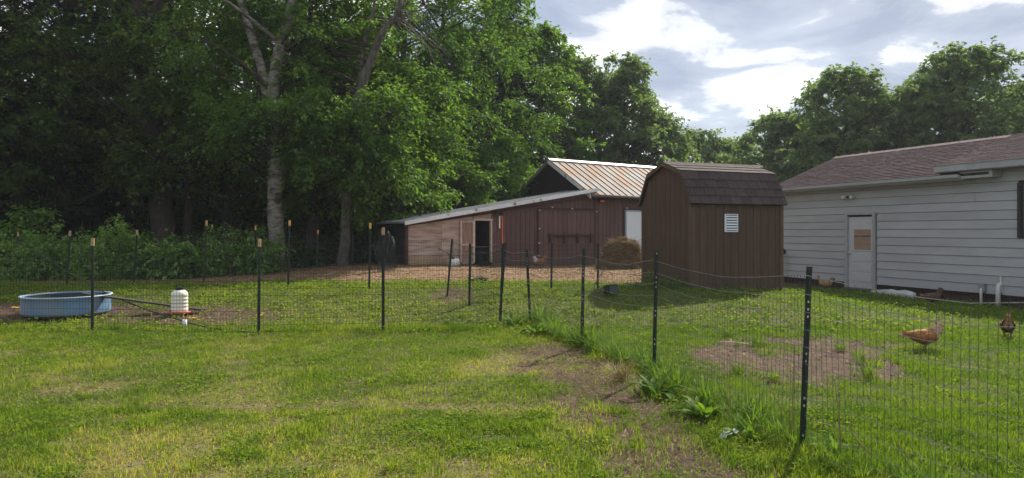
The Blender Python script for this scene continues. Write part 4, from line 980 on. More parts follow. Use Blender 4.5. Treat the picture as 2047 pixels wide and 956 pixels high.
# twin dark oak on the left
ex = [([Vector((-.72, .05, 6.6)), Vector((-1.5, .1, 8.2)), Vector((-2.0, .2, 11))], [.22, .17, .1]), ([Vector((-.85, .05, 7.2)), Vector((-.3, .1, 8.8)), Vector((.4, .2, 11.5))], [.2, .15, .08])]
make_tree('oak_tree', 'thick dark trunk forking near the top, left of white birch', tbase(335, 22.3), [(0, 0, -.3, .4), (-.25, 0, 3, .34), (-.5, 0, 5.5, .3), (-.95, 0, 8.4, .26), (-1.1, .2, 12, .12)], 3.6, 13, 3.6, 130, 120, .15, M['dark'], M['bark'], 11, off=(-1, 0), group=G1, extra=ex, bare=1.1, more=bough(330, 420, 185, 240, 14, 335, 22.3, 8)+bough(270, 350, 60, 170, 12, 335, 22.3, 18)+bough(260, 380, 330, 370, 9, 335, 22.3, 19)+bough(250, 330, 285, 320, 8, 335, 22.3, 9))
make_tree('maple_tree', 'slim dark straight trunk just right of the thick dark oak', tbase(378, 22.8), [(0, 0, -.3, .16), (-.05, 0, 3, .14), (-.3, 0, 6, .12), (-.6, 0, 9, .09), (-.8, 0, 11, .05)], 3.0, 12, 2.4, 80, 120, .13, M['birch'], M['bark'], 12, group=G1, bare=1.0)
# birch
zt = lambda py, Y=21.0: 1.6+(HOR-py)/F*Y - float(H0(rayX(550, Y), Y))
B = lambda px: (px-550)/F*21.0
tr = [(0, 0, -.3, .27), (B(548), 0, zt(420), .235), (B(546), 0, zt(300), .215), (B(540), .05, zt(205), .21), (B(548), .1, zt(110), .17), (B(577), .2, zt(0), .13), (B(600), .3, zt(-120), .08)]
ex = [([Vector((B(538), .05, zt(225))), Vector((B(518), .1, zt(130))), Vector((B(492), .15, zt(50))), Vector((B(470), .2, zt(-20))), Vector((B(440), .3, zt(-150)))], [.16, .14, .125, .11, .07])]
make_tree('birch_tree', 'pale birch with peeling trunk forking into two stems', tbase(552, 21), tr, 3.3, 12.5, 2.5, 125, 120, .115, M['birch'], M['birch_bark'], 13, group=G1, extra=ex, flat=.7, bare=.7, more=bough(480, 570, 190, 250, 18, 550, 21.0, 1) + bough(440, 560, 250, 300, 12, 550, 21.0, 2))
# leaning grey tree with dead branches
Y4 = 21.4; B4 = lambda px: (px-690)/F*Y4; z4 = lambda py: 1.6+(HOR-py)/F*Y4-.4
tr = [(0, 0, -.3, .17), (B4(690), 0, z4(420), .15), (B4(700), 0, z4(300), .14), (B4(718), -.2, z4(200), .135), (B4(742), -.4, z4(140), .125), (B4(775), -.6, z4(80), .1), (B4(805), -.6, z4(40), .075), (B4(812), -.6, z4(-60), .04)]
gd = np.random.default_rng(3); ex = []
for k in range(26):
    a = Vector((B4(800)+gd.normal()*.1, -.6, z4(50)-gd.uniform(-.3, .4))); b = a+Vector((gd.uniform(-.5, 1.9), gd.uniform(-.8, .5), gd.uniform(-1.6, 1.0)))
    ex.append((curve_pts(a, b, (gd.normal()*.15, gd.normal()*.1, gd.uniform(0, .35)), 7), list(np.linspace(.022, .004, 8))))
ex.append(([Vector((B4(722), -.2, z4(170))), Vector((B4(733), -.3, z4(95))), Vector((B4(752), -.4, z4(35))), Vector((B4(760), -.4, z4(-50)))], [.07, .06, .045, .02]))
for k in range(14):
    a = Vector((B4(735)+gd.normal()*.15, -1.2, z4(270)+gd.normal()*.3)); b = a+Vector((gd.uniform(-.2, 1.6), gd.uniform(-.6, .3), gd.uniform(-1.1, .5)))
    ex.append((curve_pts(a, b, (gd.normal()*.1, 0, gd.uniform(0, .25)), 6), list(np.linspace(.016, .003, 7))))
make_tree('grey_tree', 'leaning pale grey tree with tangled bare dead branches near its top', tbase(690, Y4), tr, 6.6, 10.5, 1.6, 30, 110, .13, M['maple'], M['grey_bark'], 14, group=G1, extra=ex, off=(0, 1.5), bare=.8, more=bough(600, 820, 195, 250, 26, 690, Y4, 3)+bough(640, 730, 240, 300, 16, 690, Y4, 6)+bough(615, 720, 295, 350, 18, 690, Y4, 4)+bough(705, 815, 285, 385, 30, 690, Y4, 5)+bough(585, 690, 60, 190, 26, 690, Y4, 7, .3))
# leafy maples between them: lower boughs reach out toward the pen
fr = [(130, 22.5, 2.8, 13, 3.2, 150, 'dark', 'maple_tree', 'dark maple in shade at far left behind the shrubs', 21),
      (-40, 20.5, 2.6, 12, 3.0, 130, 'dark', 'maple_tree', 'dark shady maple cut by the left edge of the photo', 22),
      (250, 26.0, 2.5, 13, 3.2, 130, 'maple', 'maple_tree', 'green maple just left of the thick dark oak', 23),
      (455, 24.6, 2.4, 13, 2.8, 140, 'maple', 'maple_tree', 'green maple filling the gap between dark oak and white birch', 24),
      (628, 23.2, 2.0, 12.0, 2.0, 200, 'birch', 'maple_tree', 'leafy green tree between white birch and leaning grey tree', 25),
      (790, 23.6, 1.3, 7.0, 2.0, 120, 'birch', 'maple_tree', 'green maple with drooping boughs left of the coop roof', 26),
      (800, 27.0, 2.0, 13.5, 2.8, 170, 'maple', 'maple_tree', 'tall dark maple behind the leaning grey tree', 29),
      (880, 28.5, 1.2, 13.5, 3.2, 210, 'maple', 'maple_tree', 'big dark green maple rising behind the lean-to coop roof', 27),
      (975, 33.0, 1.5, 14.5, 3.1, 240, 'maple', 'maple_tree', 'tall sunlit maple edging the sky left of the barn roof', 28)]
for (px, Y, z0, z1, Rr, nc, lm, nm, lab, sd) in fr:
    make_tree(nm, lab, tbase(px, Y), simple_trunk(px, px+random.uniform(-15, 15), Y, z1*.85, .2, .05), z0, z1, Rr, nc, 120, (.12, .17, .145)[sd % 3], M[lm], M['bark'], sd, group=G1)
make_tree('young_maple', 'bright yellow-green young maple beside the dark barn gable', tbase(1000, 30.5), simple_trunk(1000, 1005, 30.5, 4.6, .08, .02), .8, 5.4, 1.55, 85, 120, .16, M['bright'], M['bark'], 31, group='young trees by the barn', rclump=(.4, .75))
make_tree('young_maple', 'low leafy green sapling behind the lower end of the coop roof', tbase(915, 27.0), simple_trunk(915, 915, 27, 3.2, .07, .02), .6, 3.9, 1.3, 60, 110, .15, M['birch'], M['bark'], 32, group='young trees by the barn', rclump=(.4, .7))

def make_conifer(name, label, base, h, R0, seed, leafm, group, dens=1.0, zmin=1.2, ll=.22):
    """tiers of near-level boughs set with flat sprays of needles"""
    g = np.random.default_rng(seed); e = empty(name, base, 0, label, 'tree', group)
    paths = [([Vector((0, 0, -.3)), Vector((.05, 0, h*.5)), Vector((0, 0, h))], [.2*h/12, .13*h/12, .02])]
    pos = []; ax = []; nn = []
    z = zmin
    while z < h-.2:
        u = (z-zmin)/(h-zmin); rr = R0*(1-u)**.8*g.uniform(.75, 1.1)+.15
        for k in range(int(4+3*g.random())):
            a = g.uniform(0, 6.283); L_ = rr*g.uniform(.65, 1.1); d = np.array([math.cos(a), math.sin(a), 0]); sdv = np.array([-d[1], d[0], 0])
            tip = d*L_+np.array([0, 0, z-.14*L_]); p0 = np.array([0, 0, z])
            paths.append((curve_pts(p0, tip, (0, 0, .05*L_), 4), list(np.linspace(.03, .006, 5))))
            n = int(55*L_*dens)+6; t = g.uniform(.12, 1.0, n); w = (1.05-t)*.45*L_+.08
            s = g.uniform(-1, 1, n)*w
            p = p0+np.outer(t, tip-p0)+np.outer(s, sdv); p[:, 2] += g.normal(0, .04, n)-.12*np.abs(s)+.05*L_*np.sin(np.pi*t)
            pos.append(p); ax.append(np.outer(np.ones(n), d)*.8+np.outer(np.sign(s), sdv)*.7+g.normal(0, .25, (n, 3))-np.array([0, 0, .25])); nn.append(np.array([0, 0, 1])+g.normal(0, .3, (n, 3)))
        z += g.uniform(.28, .42)
    pos, ax, nn = map(np.concatenate, (pos, ax, nn)); n = len(pos)
    v, f = leaves(pos, ax, nn, g.uniform(.6, 1.3, n)*ll, g.uniform(.25, .4, n)*ll, 0)
    ring_tubes(paths, 8).build('trunk', [M['bark'], M['bark']], e, smooth=True)
    tag(link('crown', np_mesh('crown', v, f, leafm, tint=np.repeat(np.clip(g.normal(.45, .2, n), 0, 1), 4)), e), kind='stuff')
    return e
make_conifer('hemlock_tree', 'dark hemlock with level boughs at the far left edge', tbase(30, 22.0), 12, 3.4, 41, M['needle'], 'dark hemlocks in the woods', 1.6)
make_conifer('hemlock_tree', 'dark hemlock whose level boughs reach toward the thick oak trunk', tbase(195, 24.0), 12.5, 3.4, 42, M['needle'], 'dark hemlocks in the woods', 1.6)
make_conifer('pine_tree', 'soft grey-green pine peeping over the left end of the barn roof', tbase(1135, 37), 6.4, 2.6, 43, M['pine'], 'pines', 2.0, .6, .2)
make_conifer('pine_tree', 'tall pine tip at the top edge of the woods against the sky', tbase(1000, 37.5), 15.3, 3.6, 44, M['needle'], 'pines', 1.6, 7.5, .26)
make_conifer('spruce_tree', 'dark spruce cut by the right edge behind the house roof', tbase(2052, 41), 11.3, 2.6, 45, M['needle'], 'pines', 1.6, 1.0, .24)

# trees behind the barn and house, each its own outline
bk = [(1075, 38.5, 1, 12.6, 2.7, 260, 'birch', 'feathery green tree right of the tall sunlit maple'),
      (1150, 43, 1, 11.9, 3.4, 330, 'far', 'dark green tree behind the ridge of the rusty barn roof'),
      (1245, 43, 1, 12.2, 2.9, 320, 'far', 'pointed green tree standing highest behind the barn roof'),
      (1310, 45, 1, 9.0, 2.8, 240, 'far', 'rounded green tree sloping down right of the pointed tree'),
      (1400, 50, 0.6, 9.0, 2.9, 240, 'far', 'low rounded tree above the shed ridge, left one'),
      (1470, 51, 0.6, 8.2, 2.9, 220, 'far', 'lowest tree in the dip behind the shed roof'),
      (1552, 46, 0.6, 9.4, 3.2, 270, 'far', 'rounded tree between shed roof and house roof'),
      (1625, 44, .8, 9.0, 2.6, 220, 'far', 'small tree filling behind the left end of house roof'),
      (1690, 41, .8, 11.2, 3.1, 340, 'far', 'double-topped tall tree behind left part of the house roof'),
      (1775, 43, .8, 10.0, 2.8, 270, 'far', 'narrow tree between the two tallest trees behind the house'),
      (1845, 40, .8, 10.3, 2.9, 290, 'far', 'leafy tree at the left shoulder of the biggest house tree'),
      (1925, 38.5, .8, 11.8, 3.6, 430, 'far', 'biggest round-topped tree behind the house roof'),
      (2010, 42, .8, 10.3, 2.9, 270, 'far', 'leafy tree at the right shoulder of the biggest house tree')]
for k, (px, Y, z0, z1, Rr, nc, lm, lab) in enumerate(bk):
    make_tree('leafy_tree', lab, tbase(px, Y), simple_trunk(px, px+5, Y, z1*.85, .18, .03), z0, z1, Rr, nc, 95, .245, M[lm], M['bark'], 60+k, group='trees behind the barn and house', rclump=(.4, .85))
# deeper woods: copies of two trees
def deep_label(px, Y):
    n = 'beyond the left edge of the photo' if px < 0 else 'behind the dark hemlocks at far left' if px < 150 else 'left of the thick dark oak' if px < 300 else 'behind the slim dark trunk' if px < 430 else 'behind the white birch' if px < 590 else 'behind the leaning grey tree' if px < 770 else 'behind the lean-to coop roof'
    return ('nearer ' if Y < 34 else 'farther ' if Y < 42 else 'deepest ') + 'tree of the shaded inner woods ' + n
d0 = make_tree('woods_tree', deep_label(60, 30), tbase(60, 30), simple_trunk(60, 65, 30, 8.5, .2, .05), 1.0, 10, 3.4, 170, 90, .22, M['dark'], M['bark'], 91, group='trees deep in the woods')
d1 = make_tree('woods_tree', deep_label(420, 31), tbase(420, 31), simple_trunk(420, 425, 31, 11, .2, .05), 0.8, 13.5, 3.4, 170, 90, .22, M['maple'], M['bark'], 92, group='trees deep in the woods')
for k, (px, Y) in enumerate(((210, 31), (320, 32.5), (560, 29.5), (660, 31), (760, 32), (-60, 28), (-130, 33), (120, 36), (280, 38), (400, 37), (520, 36), (620, 38), (730, 37.5), (850, 37), (930, 41), (20, 40), (470, 43), (800, 44), (180, 45), (640, 45))):
    c = copy_tree(d0 if k % 2 else d1); c.location = tbase(px, Y); c['label'] = deep_label(px, Y)
    c.rotation_euler = (0, 0, k*1.9); s = 0.9+.2*random.random(); c.scale = (s, s, s*(.66 if px < 560 else .9))
# far hedge of trees behind the gaps on the right
f0 = make_tree('far_tree', 'far low tree showing right of the trees behind the barn', tbase(1340, 58), simple_trunk(1340, 1340, 58, 6, .15, .03), .3, 7.6, 3.0, 110, 90, .26, M['far'], M['bark'], 97, group='far trees behind the house')
for k, (px, Y) in enumerate(((1440, 60), (1520, 62), (1600, 58), (1680, 60), (1760, 57), (1840, 59), (1930, 56), (2020, 57), (2110, 55), (1230, 60), (1120, 58))):
    c = copy_tree(f0); c.location = tbase(px, Y); c['label'] = 'far low tree showing in the gap ' + ('above the left of the shed ridge', 'above the right of the shed ridge', 'at the left end of the house roof', 'under the double-topped tree', 'right of the double-topped tree', 'left of the biggest house tree', 'under the biggest house tree', 'right of the biggest house tree', 'beyond the right edge', 'behind the pointed tree', 'behind the barn gable')[k]
    c.rotation_euler = (0, 0, k*2.3); s = 0.9+.15*random.random(); c.scale = (s, s, s)

# ------------------------------------------------------------------ shrubs along the woods fence
def shrub(label, base, w, d, h, n, seed, lm='shrub', ll=.11, group='shrubs along the woods fence'):
    g = np.random.default_rng(seed); e = empty('shrub', base, 0, label, 'shrub', group)
    nc = n; cs = []; 
    while len(cs) < nc:
        p = g.uniform(-1, 1, 3); 
        if p[0]**2+p[1]**2+max(p[2], 0)**2*1.0 < 1: cs.append((p[0]*w, p[1]*d, (p[2]*.5+.5)*h*(1-.15*abs(p[0]))))
    cs = np.array(cs); cs[:, 2] *= .62+.75*vnoise(cs[:, 0]+seed*3.1, cs[:, 1], .45, 5); rad = g.uniform(.14, .42, nc)
    v, f, t = crown_leaves(g, cs, rad, 46, ll*(1+.25*((seed*7) % 3-1)), .6, droop=.35, flat=.8, ntw=6)
    v[:, 2] = np.maximum(v[:, 2], .02)
    tag(link('foliage', np_mesh('foliage', v, f, M[lm], tint=t), e), kind='stuff')
    m = MB()
    for k in range(9):
        c = cs[g.integers(nc)]; m.tube(curve_pts((g.normal()*w*.2, g.normal()*.1, -.05), c, (0, 0, .1), 4), list(np.linspace(.014, .004, 5)), 5)
    for k in range(5):
        x = g.uniform(-w, w)*.8; z = h*g.uniform(.9, 1.0); m.tube([(x, 0, z*.6), (x+.03, 0, z), (x+.1*g.normal(), 0, z+.25*g.random()+.05)], [.006, .004, .002], 4)
    m.build('stems', M['stalk'], e); return e
sh = [(20, 17.6, .85, .7, 0.95, 75, 'leafy low shrub at the far left edge behind the pool'), (110, 18.2, .8, .7, 1.2, 90, 'leafy shrub behind the pool, second from the left edge'), (60, 19.8, 1.0, .6, 2.3, 80, 'tall shrub with pale leaf spray rising at the far left'),
      (205, 18.0, .85, .7, 1.55, 105, 'vine-covered shrub just behind the pool right rim'), (300, 18.4, .8, .7, 1.3, 105, 'vine-covered shrub in front of the thick dark oak'), (385, 18.8, .6, .7, 1.05, 90, 'vine-covered shrub in front of the slim dark trunk'),
      (450, 19.2, .6, .6, 1.4, 75, 'leafy shrub left of the white birch base'), (520, 19.8, .6, .5, 1.35, 65, 'leafy shrub against the white birch base'), (600, 21.8, .7, .5, 1.0, 45, 'low dark shrub right of the white birch base')]
for k, (px, Y, w, d, h, n, lab) in enumerate(sh): shrub(lab, tbase(px, Y), w, d, h, n, 120+k, 'shrub' if k < 8 else 'dark')
for k, px in enumerate((90, 260, 420, 590, 660, 740, 810)):
    shrub('dark undergrowth bush in woodland shade ' + ('at far left', 'left of the thick dark oak', 'left of the white birch', 'just right of the white birch', 'left of the leaning grey tree', 'right of the leaning grey tree', 'left of the coop roof end')[k], tbase(px, 25.5+(k % 3)), 1.6, .9, 2.3+.4*(k % 2), 80, 150+k, 'dark', .16, 'undergrowth in the woods')
shrub('clump of green weeds at the foot of the shed left wall', SP+Vector((-.55, .2, 0)), .42, .3, .3, 26, 171, 'weed', .07, 'weeds at buildings')

# ------------------------------------------------------------------ grass, clover, bedding, clods
def blades(pos, h, w, g, lean=.5, curved=False):
    n = len(pos); a = g.uniform(0, 6.283, n); sd = np.stack([np.cos(a), np.sin(a), np.zeros(n)], 1)*(w/2)[:, None]
    b = g.uniform(0, 6.283, n); ld = np.stack([np.cos(b), np.sin(b), np.zeros(n)], 1)*(h*np.abs(g.normal(0, lean, n)))[:, None]
    up = np.zeros((n, 3)); up[:, 2] = h
    if not curved:
        v = np.stack([pos-sd, pos+sd, pos+up*.9+ld], 1).reshape(-1, 3); f = np.arange(n*3).reshape(-1, 3); return v, f, 3
    m = pos+up*.6+ld*.3; tip = pos+up*.92+ld
    v = np.stack([pos-sd, pos+sd, m-sd*.75, m+sd*.75, tip], 1).reshape(-1, 3); i = np.arange(n)[:, None]*5
    f = np.concatenate([i+np.array([0, 1, 3]), i+np.array([0, 3, 2]), i+np.array([2, 3, 4])], 1).reshape(-1, 3); return v, f, 5
def scatter(n, y0, y1, g, px0=-60, px1=2110, pw=1.0):
    """points spread evenly over ground inside the view wedge (plus a margin)"""
    u = g.uniform(0, 1, n); y = np.sqrt(y0**2+(y1**2-y0**2)*u); u = g.uniform(0, 1, n); x = ((px0+(px1-px0)*u)-CX)/F*y+(u-.5)*2.4; return x, y
def fence_line_d(x, y):
    d = np.full(np.shape(x), 9.0)
    for a, b in zip(PB[:-1], PB[1:]): d = np.minimum(d, seg_d(x, y, a[0][:2], b[0][:2]))
    return d
def right_of_fence(x, y):
    ys = np.array([p[0].y for p in PB])[::-1]; xs = np.array([p[0].x for p in PB])[::-1]; return x > np.interp(y, ys, xs)
def indoors(x, y):
    def loc(P, A): dx, dy = x-P.x, y-P.y; return dx*math.cos(A)+dy*math.sin(A), -dx*math.sin(A)+dy*math.cos(A)
    a, b = loc(BP, BA); r = (a > -7.9) & (b > .0) & (b < 4.5) & (a < 12.5)
    a, b = loc(SP, SA); r |= (a > 0) & (a < 2.5) & (b > 0) & (b < 1.97)
    a, b = loc(HP, HA); r |= (a > -2.6) & (b > -.02) & (b < 5.3)
    return r
def build_grass():
    g = np.random.default_rng(77); VV = []; FF = []; TT = []; o = 0
    VY = []; FY = []; TY = []; oy = 0
    for (n, y0, y1, hh, ww, cur) in ((215000, 2.6, 6.2, .045, .0062, True), (240000, 6.0, 11.4, .05, .0085, False), (130000, 11.0, 19.0, .055, .014, False)):
        x, y = scatter(n, y0, y1, g); dirt = zone_dirt(x, y); straw = zone_straw(x, y); dry = zone_dry(x, y); wood = zone_wood(x, y)
        right = right_of_fence(x, y) & (y < 12.6) | (x > 1.0) & (y >= 12.6) | (x > 4.5)
        dens = (1-.97*dirt)*(1-straw)*(1-wood)*(1-.45*dry)*np.clip(-.1+2.1*fbm(x, y, .2, 81, 3), .12, 1)
        keep = (g.uniform(0, 1, n) < dens) & ~indoors(x, y); x, y, dry, right = x[keep], y[keep], dry[keep], right[keep]; n = len(x)
        z = H(x, y)-.004; fd = fence_line_d(x, y)
        patch = fbm(x, y, .5, 83, 3)
        h = hh*g.uniform(.45, 1.35, n)*(1-.35*dry)*(.35+1.5*fbm(x, y, .22, 82, 2))*(.6+.9*patch)*np.where(right, 1.1, 1.0)
        row = (1-sst(.08, .32, np.abs(y-(11.0+.0*x))))*(x < 0)*(x > -14); h = h*(1+1.1*row*(fbm(x, y, .6, 87) > .45))
        h = h*(1+1.7*(1-sst(.05, .35, fd))*g.uniform(0, 1, n))
        w = ww*g.uniform(.6, 1.3, n)
        tint = np.where(right, np.clip(.32+.75*(patch-.5)+g.normal(0, .16, n), 0, 1), np.clip(.25+.32*dry+1.1*(fbm(x, y, 1.1, 89, 3)-.5)+.7*(fbm(x, y, .16, 90, 2)-.5)+g.normal(0, .22, n), 0, 1))
        pos = np.stack([x, y, z], 1)
        for msk, isY in ((~right, False), (right, True)):
            v, f, k = blades(pos[msk], h[msk], w[msk], g, .55, cur)
            if isY: VY.append(v); FY.append(f+oy); TY.append(np.repeat(tint[msk], k)); oy += len(v)
            else: VV.append(v); FF.append(f+o); TT.append(np.repeat(tint[msk], k)); o += len(v)
    tag(link('grass', np_mesh('grass', np.concatenate(VV), np.concatenate(FF), M['grass'], tint=np.concatenate(TT))), 'short mown yellow-green lawn grass left of the near fence', 'grass', kind='stuff')
    tag(link('grass', np_mesh('grass', np.concatenate(VY), np.concatenate(FY), M['yardgrass'], tint=np.concatenate(TY))), 'bright green yard grass between the near fence and the house', 'grass', kind='stuff')
    # broad low leaves: clover and plantain
    VV = []; FF = []; TT = []; o = 0
    for (n, y0, y1, s) in ((100000, 2.6, 6.2, .024), (92000, 6, 11, .028), (110000, 10.8, 18.5, .05)):
        x, y = scatter(n, y0, y1, g); dirt = zone_dirt(x, y); straw = zone_straw(x, y); wood = zone_wood(x, y); dry = zone_dry(x, y)
        c = sst(.47, .7, fbm(x, y, .42 if y0 < 10 else .55, 95, 3)); c = np.where(y > 10.9, np.where(x > 1, np.maximum(c*.6, .1), np.maximum(c, .25)), np.maximum(c*.95, .09))
        keep = (g.uniform(0, 1, n) < c*(1-dirt)*(1-straw)*(1-wood)*(1-.7*dry)) & ~indoors(x, y); x, y = x[keep], y[keep]; n = len(x)
        pos = np.stack([x, y, H(x, y)+g.uniform(.15, 1, n)*(.05 if y0 < 10 else .08)*(.4+1.2*fbm(x, y, .3, 97, 2))], 1)
        a = g.uniform(0, 6.283, n); ax = np.stack([np.cos(a), np.sin(a), g.normal(0.1, .3, n)], 1); nn = g.normal(0, .35, (n, 3)); nn[:, 2] += 1
        l = s*g.uniform(.6, 1.4, n); v, f = leaves(pos, ax, nn, l, l*.8); VV.append(v); FF.append(f+o); o += len(v)
        TT.append(np.repeat(np.clip(.45+.6*(fbm(x, y, .5, 99)-.5)+g.normal(0, .2, n), 0, 1), 4))
    tag(link('clover', np_mesh('clover', np.concatenate(VV), np.concatenate(FF), M['clover'], tint=np.concatenate(TT))), 'clover and broad low leaves mixed through the lawn and pen', 'clover', kind='stuff')
    # straw and dry thatch lying flat
    VV = []; FF = []; TT = []; o = 0
    for (n, y0, y1, ln, mode) in ((90000, 2.6, 11, .05, 0), (60000, 14.5, 27, .10, 1)):
        x, y = scatter(n, y0, y1, g)
        p = (np.maximum(.2+.75*zone_dry(x, y), .85*zone_dirt(x, y))*(~right_of_fence(x, y)*.9+.1)) if mode == 0 else zone_straw(x, y)*np.clip(.2+1.3*fbm(x, y, .7, 103, 3), 0, 1)
        keep = (g.uniform(0, 1, n) < p) & ~indoors(x, y); x, y = x[keep], y[keep]; n = len(x)
        pos = np.stack([x, y, H(x, y)+g.uniform(.002, .02, n)], 1); a = g.uniform(0, 6.283, n)
        ax = np.stack([np.cos(a), np.sin(a), g.normal(.05, .15, n)], 1); nn = g.normal(0, .4, (n, 3)); nn[:, 2] += 1
        l = ln*g.uniform(.5, 1.5, n); v, f = leaves(pos, ax, nn, l, (.004 if mode == 0 else .016)*g.uniform(.7, 1.5, n), 0); VV.append(v); FF.append(f+o); o += len(v)
        TT.append(np.repeat(np.clip(g.normal(.5, .25, n), 0, 1), 4))
    tag(link('straw_litter', np_mesh('straw_litter', np.concatenate(VV), np.concatenate(FF), M['straw'], tint=np.concatenate(TT))), 'loose tan straw and dry thatch on the ground', 'straw', kind='stuff')
    # clods in the bare patch
    x, y = scatter(30000, 3.0, 14, g); k = g.uniform(0, 1, len(x)) < zone_dirt(x, y)*.9; x, y = x[k], y[k]; n = len(x)
    s = .005+.026*g.uniform(0, 1, n)**3; base = np.array([[1, 0, 0], [-.5, .85, 0], [-.5, -.85, 0], [.1, .1, 1.0]])
    v = (base[None]*(1+.4*g.normal(0, 1, (n, 4, 1)))*s[:, None, None])+np.stack([x, y, H(x, y)-.022], 1)[:, None]
    f = (np.arange(n)[:, None, None]*4+np.array([[0, 1, 3], [1, 2, 3], [2, 0, 3]])[None]).reshape(-1, 3)
    tag(link('soil_crumbs', np_mesh('soil_crumbs', v.reshape(-1, 3), f, M['dirt_clod'])), 'loose brown soil crumbs on the bare patches', 'soil', kind='stuff')
build_grass()

# ------------------------------------------------------------------ tall weeds along the near fence
def strip_leaf(m, p, a, L_, w, arch, n=5, lift=.8, wav=0.0, lobes=0.0):
    d = Vector((math.cos(a), math.sin(a), 0)); s = Vector((-d.y, d.x, 0)); vs = []
    x = z = 0; th = lift
    for i in range(n+1):
        u = i/n; ww = w*(math.sin(math.pi*min(1, u*.92+.06))**.7)*(1+lobes*math.sin(u*26))
        c = Vector(p)+d*x+Vector((0, 0, z)); vs += [c-s*ww/2+Vector((0, 0, wav*math.sin(u*12))), c+Vector((0, 0, -.12*ww)), c+s*ww/2+Vector((0, 0, wav*math.sin(u*12+1.5)))]
        x += L_/n*math.cos(th); z += L_/n*math.sin(th); th -= arch/n
    m.add(vs, [(3*i+k, 3*i+k+1, 3*i+3+k+1, 3*i+3+k) for i in range(n) for k in (0, 1)])
def weed(name, label, base, kind, seed, s=1.0, group='weeds along the near fence', lm='weed'):
    g = np.random.default_rng(seed); V = []; F_ = []; T = []
    n = {'tuft': 95, 'dock': 26, 'dead': 120, 'mix': 75}[kind]
    m = MB(); tints = []
    for k in range(n):
        a = g.uniform(0, 6.283); o = len(m.v); r = g.uniform(0, .1)*s
        p = (r*math.cos(a+1), r*math.sin(a+1), -.01)
        if kind == 'dock': strip_leaf(m, p, a, g.uniform(.16, .34)*s, g.uniform(.035, .07)*s, g.uniform(.8, 1.9), 7, g.uniform(.6, 1.4), .004)
        elif kind == 'mix' and k % 3 == 0: strip_leaf(m, p, a, g.uniform(.1, .22)*s, g.uniform(.02, .045)*s, g.uniform(.6, 1.5), 5, g.uniform(.5, 1.4), .003)
        else: strip_leaf(m, p, a, g.uniform(.16, .42)*s, g.uniform(.005, .011)*s, g.uniform(.3, 1.9), 5, g.uniform(1.0, 1.52))
        tints += [float(np.clip(g.normal(.45, .22), 0, 1))]*(len(m.v)-o)
    me = m.mesh(name, M[lm], True, tint=.5); me.attributes['tint'].data.foreach_set('value', np.array(tints, np.float32))
    o = link(name, me, None, base); tag(o, label, 'weed' if kind != 'tuft' else 'grass tuft', group); return o
def along(i, u, side=0.0):
    a, b = PB[i][0], PB[i+1][0]; p = a.lerp(b, u); d = (b-a); nrmv = Vector((d.y, -d.x, 0)).normalized(); p = p+nrmv*side; p.z = float(H(p.x, p.y)); return p
gw = np.random.default_rng(8)
for i, us in ((1, np.linspace(.08, .98, 9)), (2, np.linspace(.08, .98, 8)), (3, np.linspace(.05, .98, 13)), (4, np.linspace(.05, .7, 8))):
    for k, u in enumerate(us):
        knd = ('tuft', 'mix', 'mix')[k % 3]
        seg = ('', 'between first and second black posts', 'between second and third black posts', 'between third and nearest black posts', 'right of the nearest black post')[i]
        far_ = ('far end', 'middle', 'near end')[min(2, k*3//len(us))]
        weed('grass_tuft' if knd == 'tuft' else 'leafy_weed', ('long green grass tuft at ' if knd == 'tuft' else 'mixed leafy weed at ') + far_ + ' of fence panel ' + seg, along(i, u, gw.normal()*.07), knd, 300+i*20+k, (.9, 1.15, 1.1, .92, .75)[i]*gw.uniform(.7, 1.2))
for (px, py, s, lab) in ((1070, 668, 1.25, 'big leafy dock clump at the fence corner post'), (1030, 650, 1.0, 'leafy dock clump left of the fence corner post'), (1313, 790, 1.15, 'broad dock leaves below the third black post'), (1405, 830, 1.0, 'broad upright dock leaf cluster left of the nearest post'), (1500, 880, .9, 'leafy dock just left of the nearest post foot'), (1660, 905, .7, 'leafy green weed right of the nearest post foot')):
    weed('dock_plant', lab, hit(px, py), 'dock', int(px), s*.95)
weed('dry_grass_clump', 'brown dead grass clump at the foot of the fence', hit(1240, 757), 'dead', 401, .85, lm='deadleaf')
weed('dry_grass_clump', 'small brown dead clump near the fence corner', hit(1102, 668), 'dead', 402, .5, lm='deadleaf')
for (px, py, s, lab) in ((1515, 690, .45, 'dark grass tuft on the far edge of the bare patch'), (1475, 748, .45, 'dark grass tuft on the near left of the bare patch'), (1680, 700, .4, 'grass tuft inside the right of the bare patch'), (1735, 755, .55, 'spreading grass tuft at the near right of the bare patch'), (1715, 720, .45, 'grass tuft in the middle right of the bare patch'), (1548, 762, .35, 'small grass tuft at the near edge of the bare patch'), (1455, 672, .35, 'small grass tuft at the far left edge of the bare patch')):
    weed('grass_tuft', lab, hit(px, py), 'tuft', int(px)+1, s*1.5, 'tufts in the bare patch', 'yardgrass')
for (px, py, s, lab) in ((780, 940, .42, 'dark long-bladed grass tuft at the bottom edge of the lawn'), (385, 938, .38, 'grass tuft at the bottom left of the lawn'), (1195, 845, .3, 'small leafy weed in the middle of the lawn')):
    weed('grass_tuft', lab, hit(px, py), 'tuft', int(px)+5, s, 'tufts in the lawn', 'grass')
def pale_leaf():
    p = hit(1478, 878); m = MB(); strip_leaf(m, (0, 0, .07), R(200), .2, .085, .9, 9, .15, .008, .3); o = m.build('pale_leaf', M['silver'], None, p, smooth=True, tint=.5); tag(o, 'pale silvery curled dead leaf hanging in weeds beside nearest post', 'leaf')
pale_leaf()
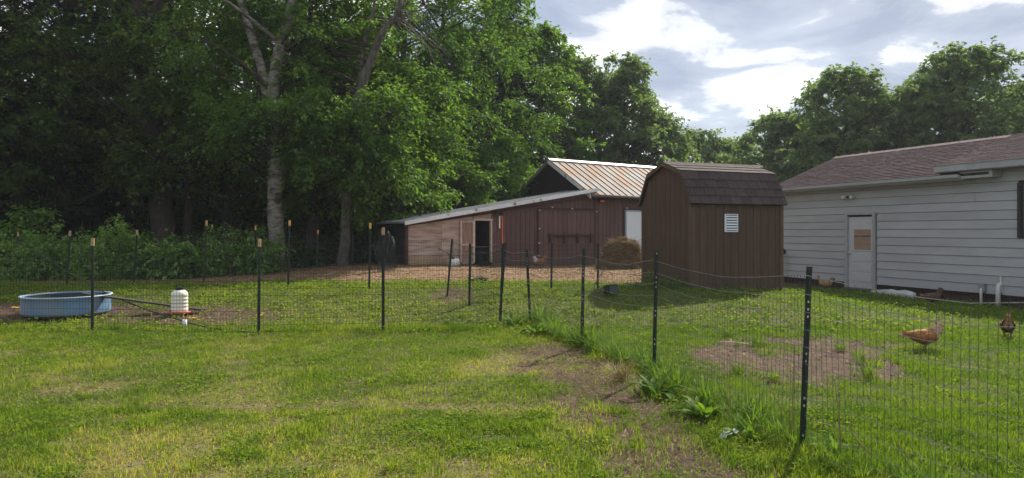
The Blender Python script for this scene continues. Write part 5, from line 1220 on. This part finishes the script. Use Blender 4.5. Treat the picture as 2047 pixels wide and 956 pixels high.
def stalk(label, a, b, bend, r=.007, mt='deadleaf'):
    org = Vector(a); m = MB(); m.tube([p-org for p in curve_pts(a, b, bend, 8)], list(np.linspace(r, r*.5, 9)), 5); o = m.build('dry_stalk', M[mt], None, org, tint=.6); tag(o, label, 'stalk', 'dry stalks at the near fence')
for (px, py, qx, qy, bx, lab) in ((1582, 890, 1588, 690, .0, 'tall straight dry stalk left of the nearest post'), (1562, 850, 1543, 785, .03, 'short bent dry stalk left of the nearest post'), (1680, 925, 1668, 757, .01, 'tall dry stalk right of the nearest post'), (1752, 915, 1698, 845, -.05, 'arched dry stalk right of the nearest post'), (1832, 955, 1798, 888, -.02, 'dry stalk at the bottom edge right of the nearest post'), (1460, 850, 1458, 740, .0, 'thin dry stalk rising before the bare patch')):
    b = hit(px, py); stalk(lab, b, at(qx, qy, b.y), (bx, 0, .01))
b = hit(1205, 690); stalk('tall bare brown weed stem with dry seed head before the hay', b, at(1190, 560, b.y), (-.06, 0, 0), .006, 'stalk'); stalk('knobbly brown seed head leaning right in front of the hay', at(1188, 572, b.y), at(1212, 533, b.y), (-.01, 0, 0), .010, 'stalk')
def flowers(label, px, py, n, sp):
    p = hit(px, py); m = MB(); g = np.random.default_rng(px)
    for k in range(n):
        x, y = g.normal(0, sp), g.normal(0, .05); z = g.uniform(.03, .07); m.tube([(x, y, -.02), (x, y, z)], .003, 4, 1)
        for q in range(10): a = q*.628; m.add([(x, y, z), (x+.03*math.cos(a-.25), y+.03*math.sin(a-.25), z+.012), (x+.034*math.cos(a+.25), y+.034*math.sin(a+.25), z+.012)], [(0, 1, 2)], 0)
    tag(m.build('yellow_flowers', [M['yellow'], M['stalk']], None, p), label, 'flower', 'yellow flowers in the pen')
flowers('small yellow flower cluster on bare soil left of the pool', 30, 622, 5, .07); flowers('small yellow flower cluster right below the poultry waterer', 398, 643, 7, .10); flowers('tiny yellow flower at the foot of the middle front post', 524, 634, 2, .03)
b = hit(1500, 690); b2 = hit(1440, 684); m = MB(); m.tube([(0, 0, .01), (b2-b)*.5+Vector((0, 0, .02)), (b2-b)+Vector((0, 0, .012))], [.012, .011, .008], 6); tag(m.build('stick', M['raw_wood'], None, b), 'thin pale stick lying across the far edge of the bare patch', 'stick')

# ------------------------------------------------------------------ the hazy, back-lit air
def build_haze():
    m, nt, N, L = new_mat('thin haze'); out = N('ShaderNodeOutputMaterial'); v = N('ShaderNodeVolumePrincipled')
    v.inputs['Color'].default_value = (0.86, 0.91, 1.0, 1); v.inputs['Density'].default_value = 0.0005; v.inputs['Anisotropy'].default_value = 0.2
    L(v.outputs[0], out.inputs['Volume'])
    b = MB(); b.box((0, 0, 0), (200, 110, 20.0)); o = b.build('haze', m, None, (0, 45, 8.6))
    tag(o, 'thin pale haze in the air over the yard', 'haze', kind='stuff')
build_haze()
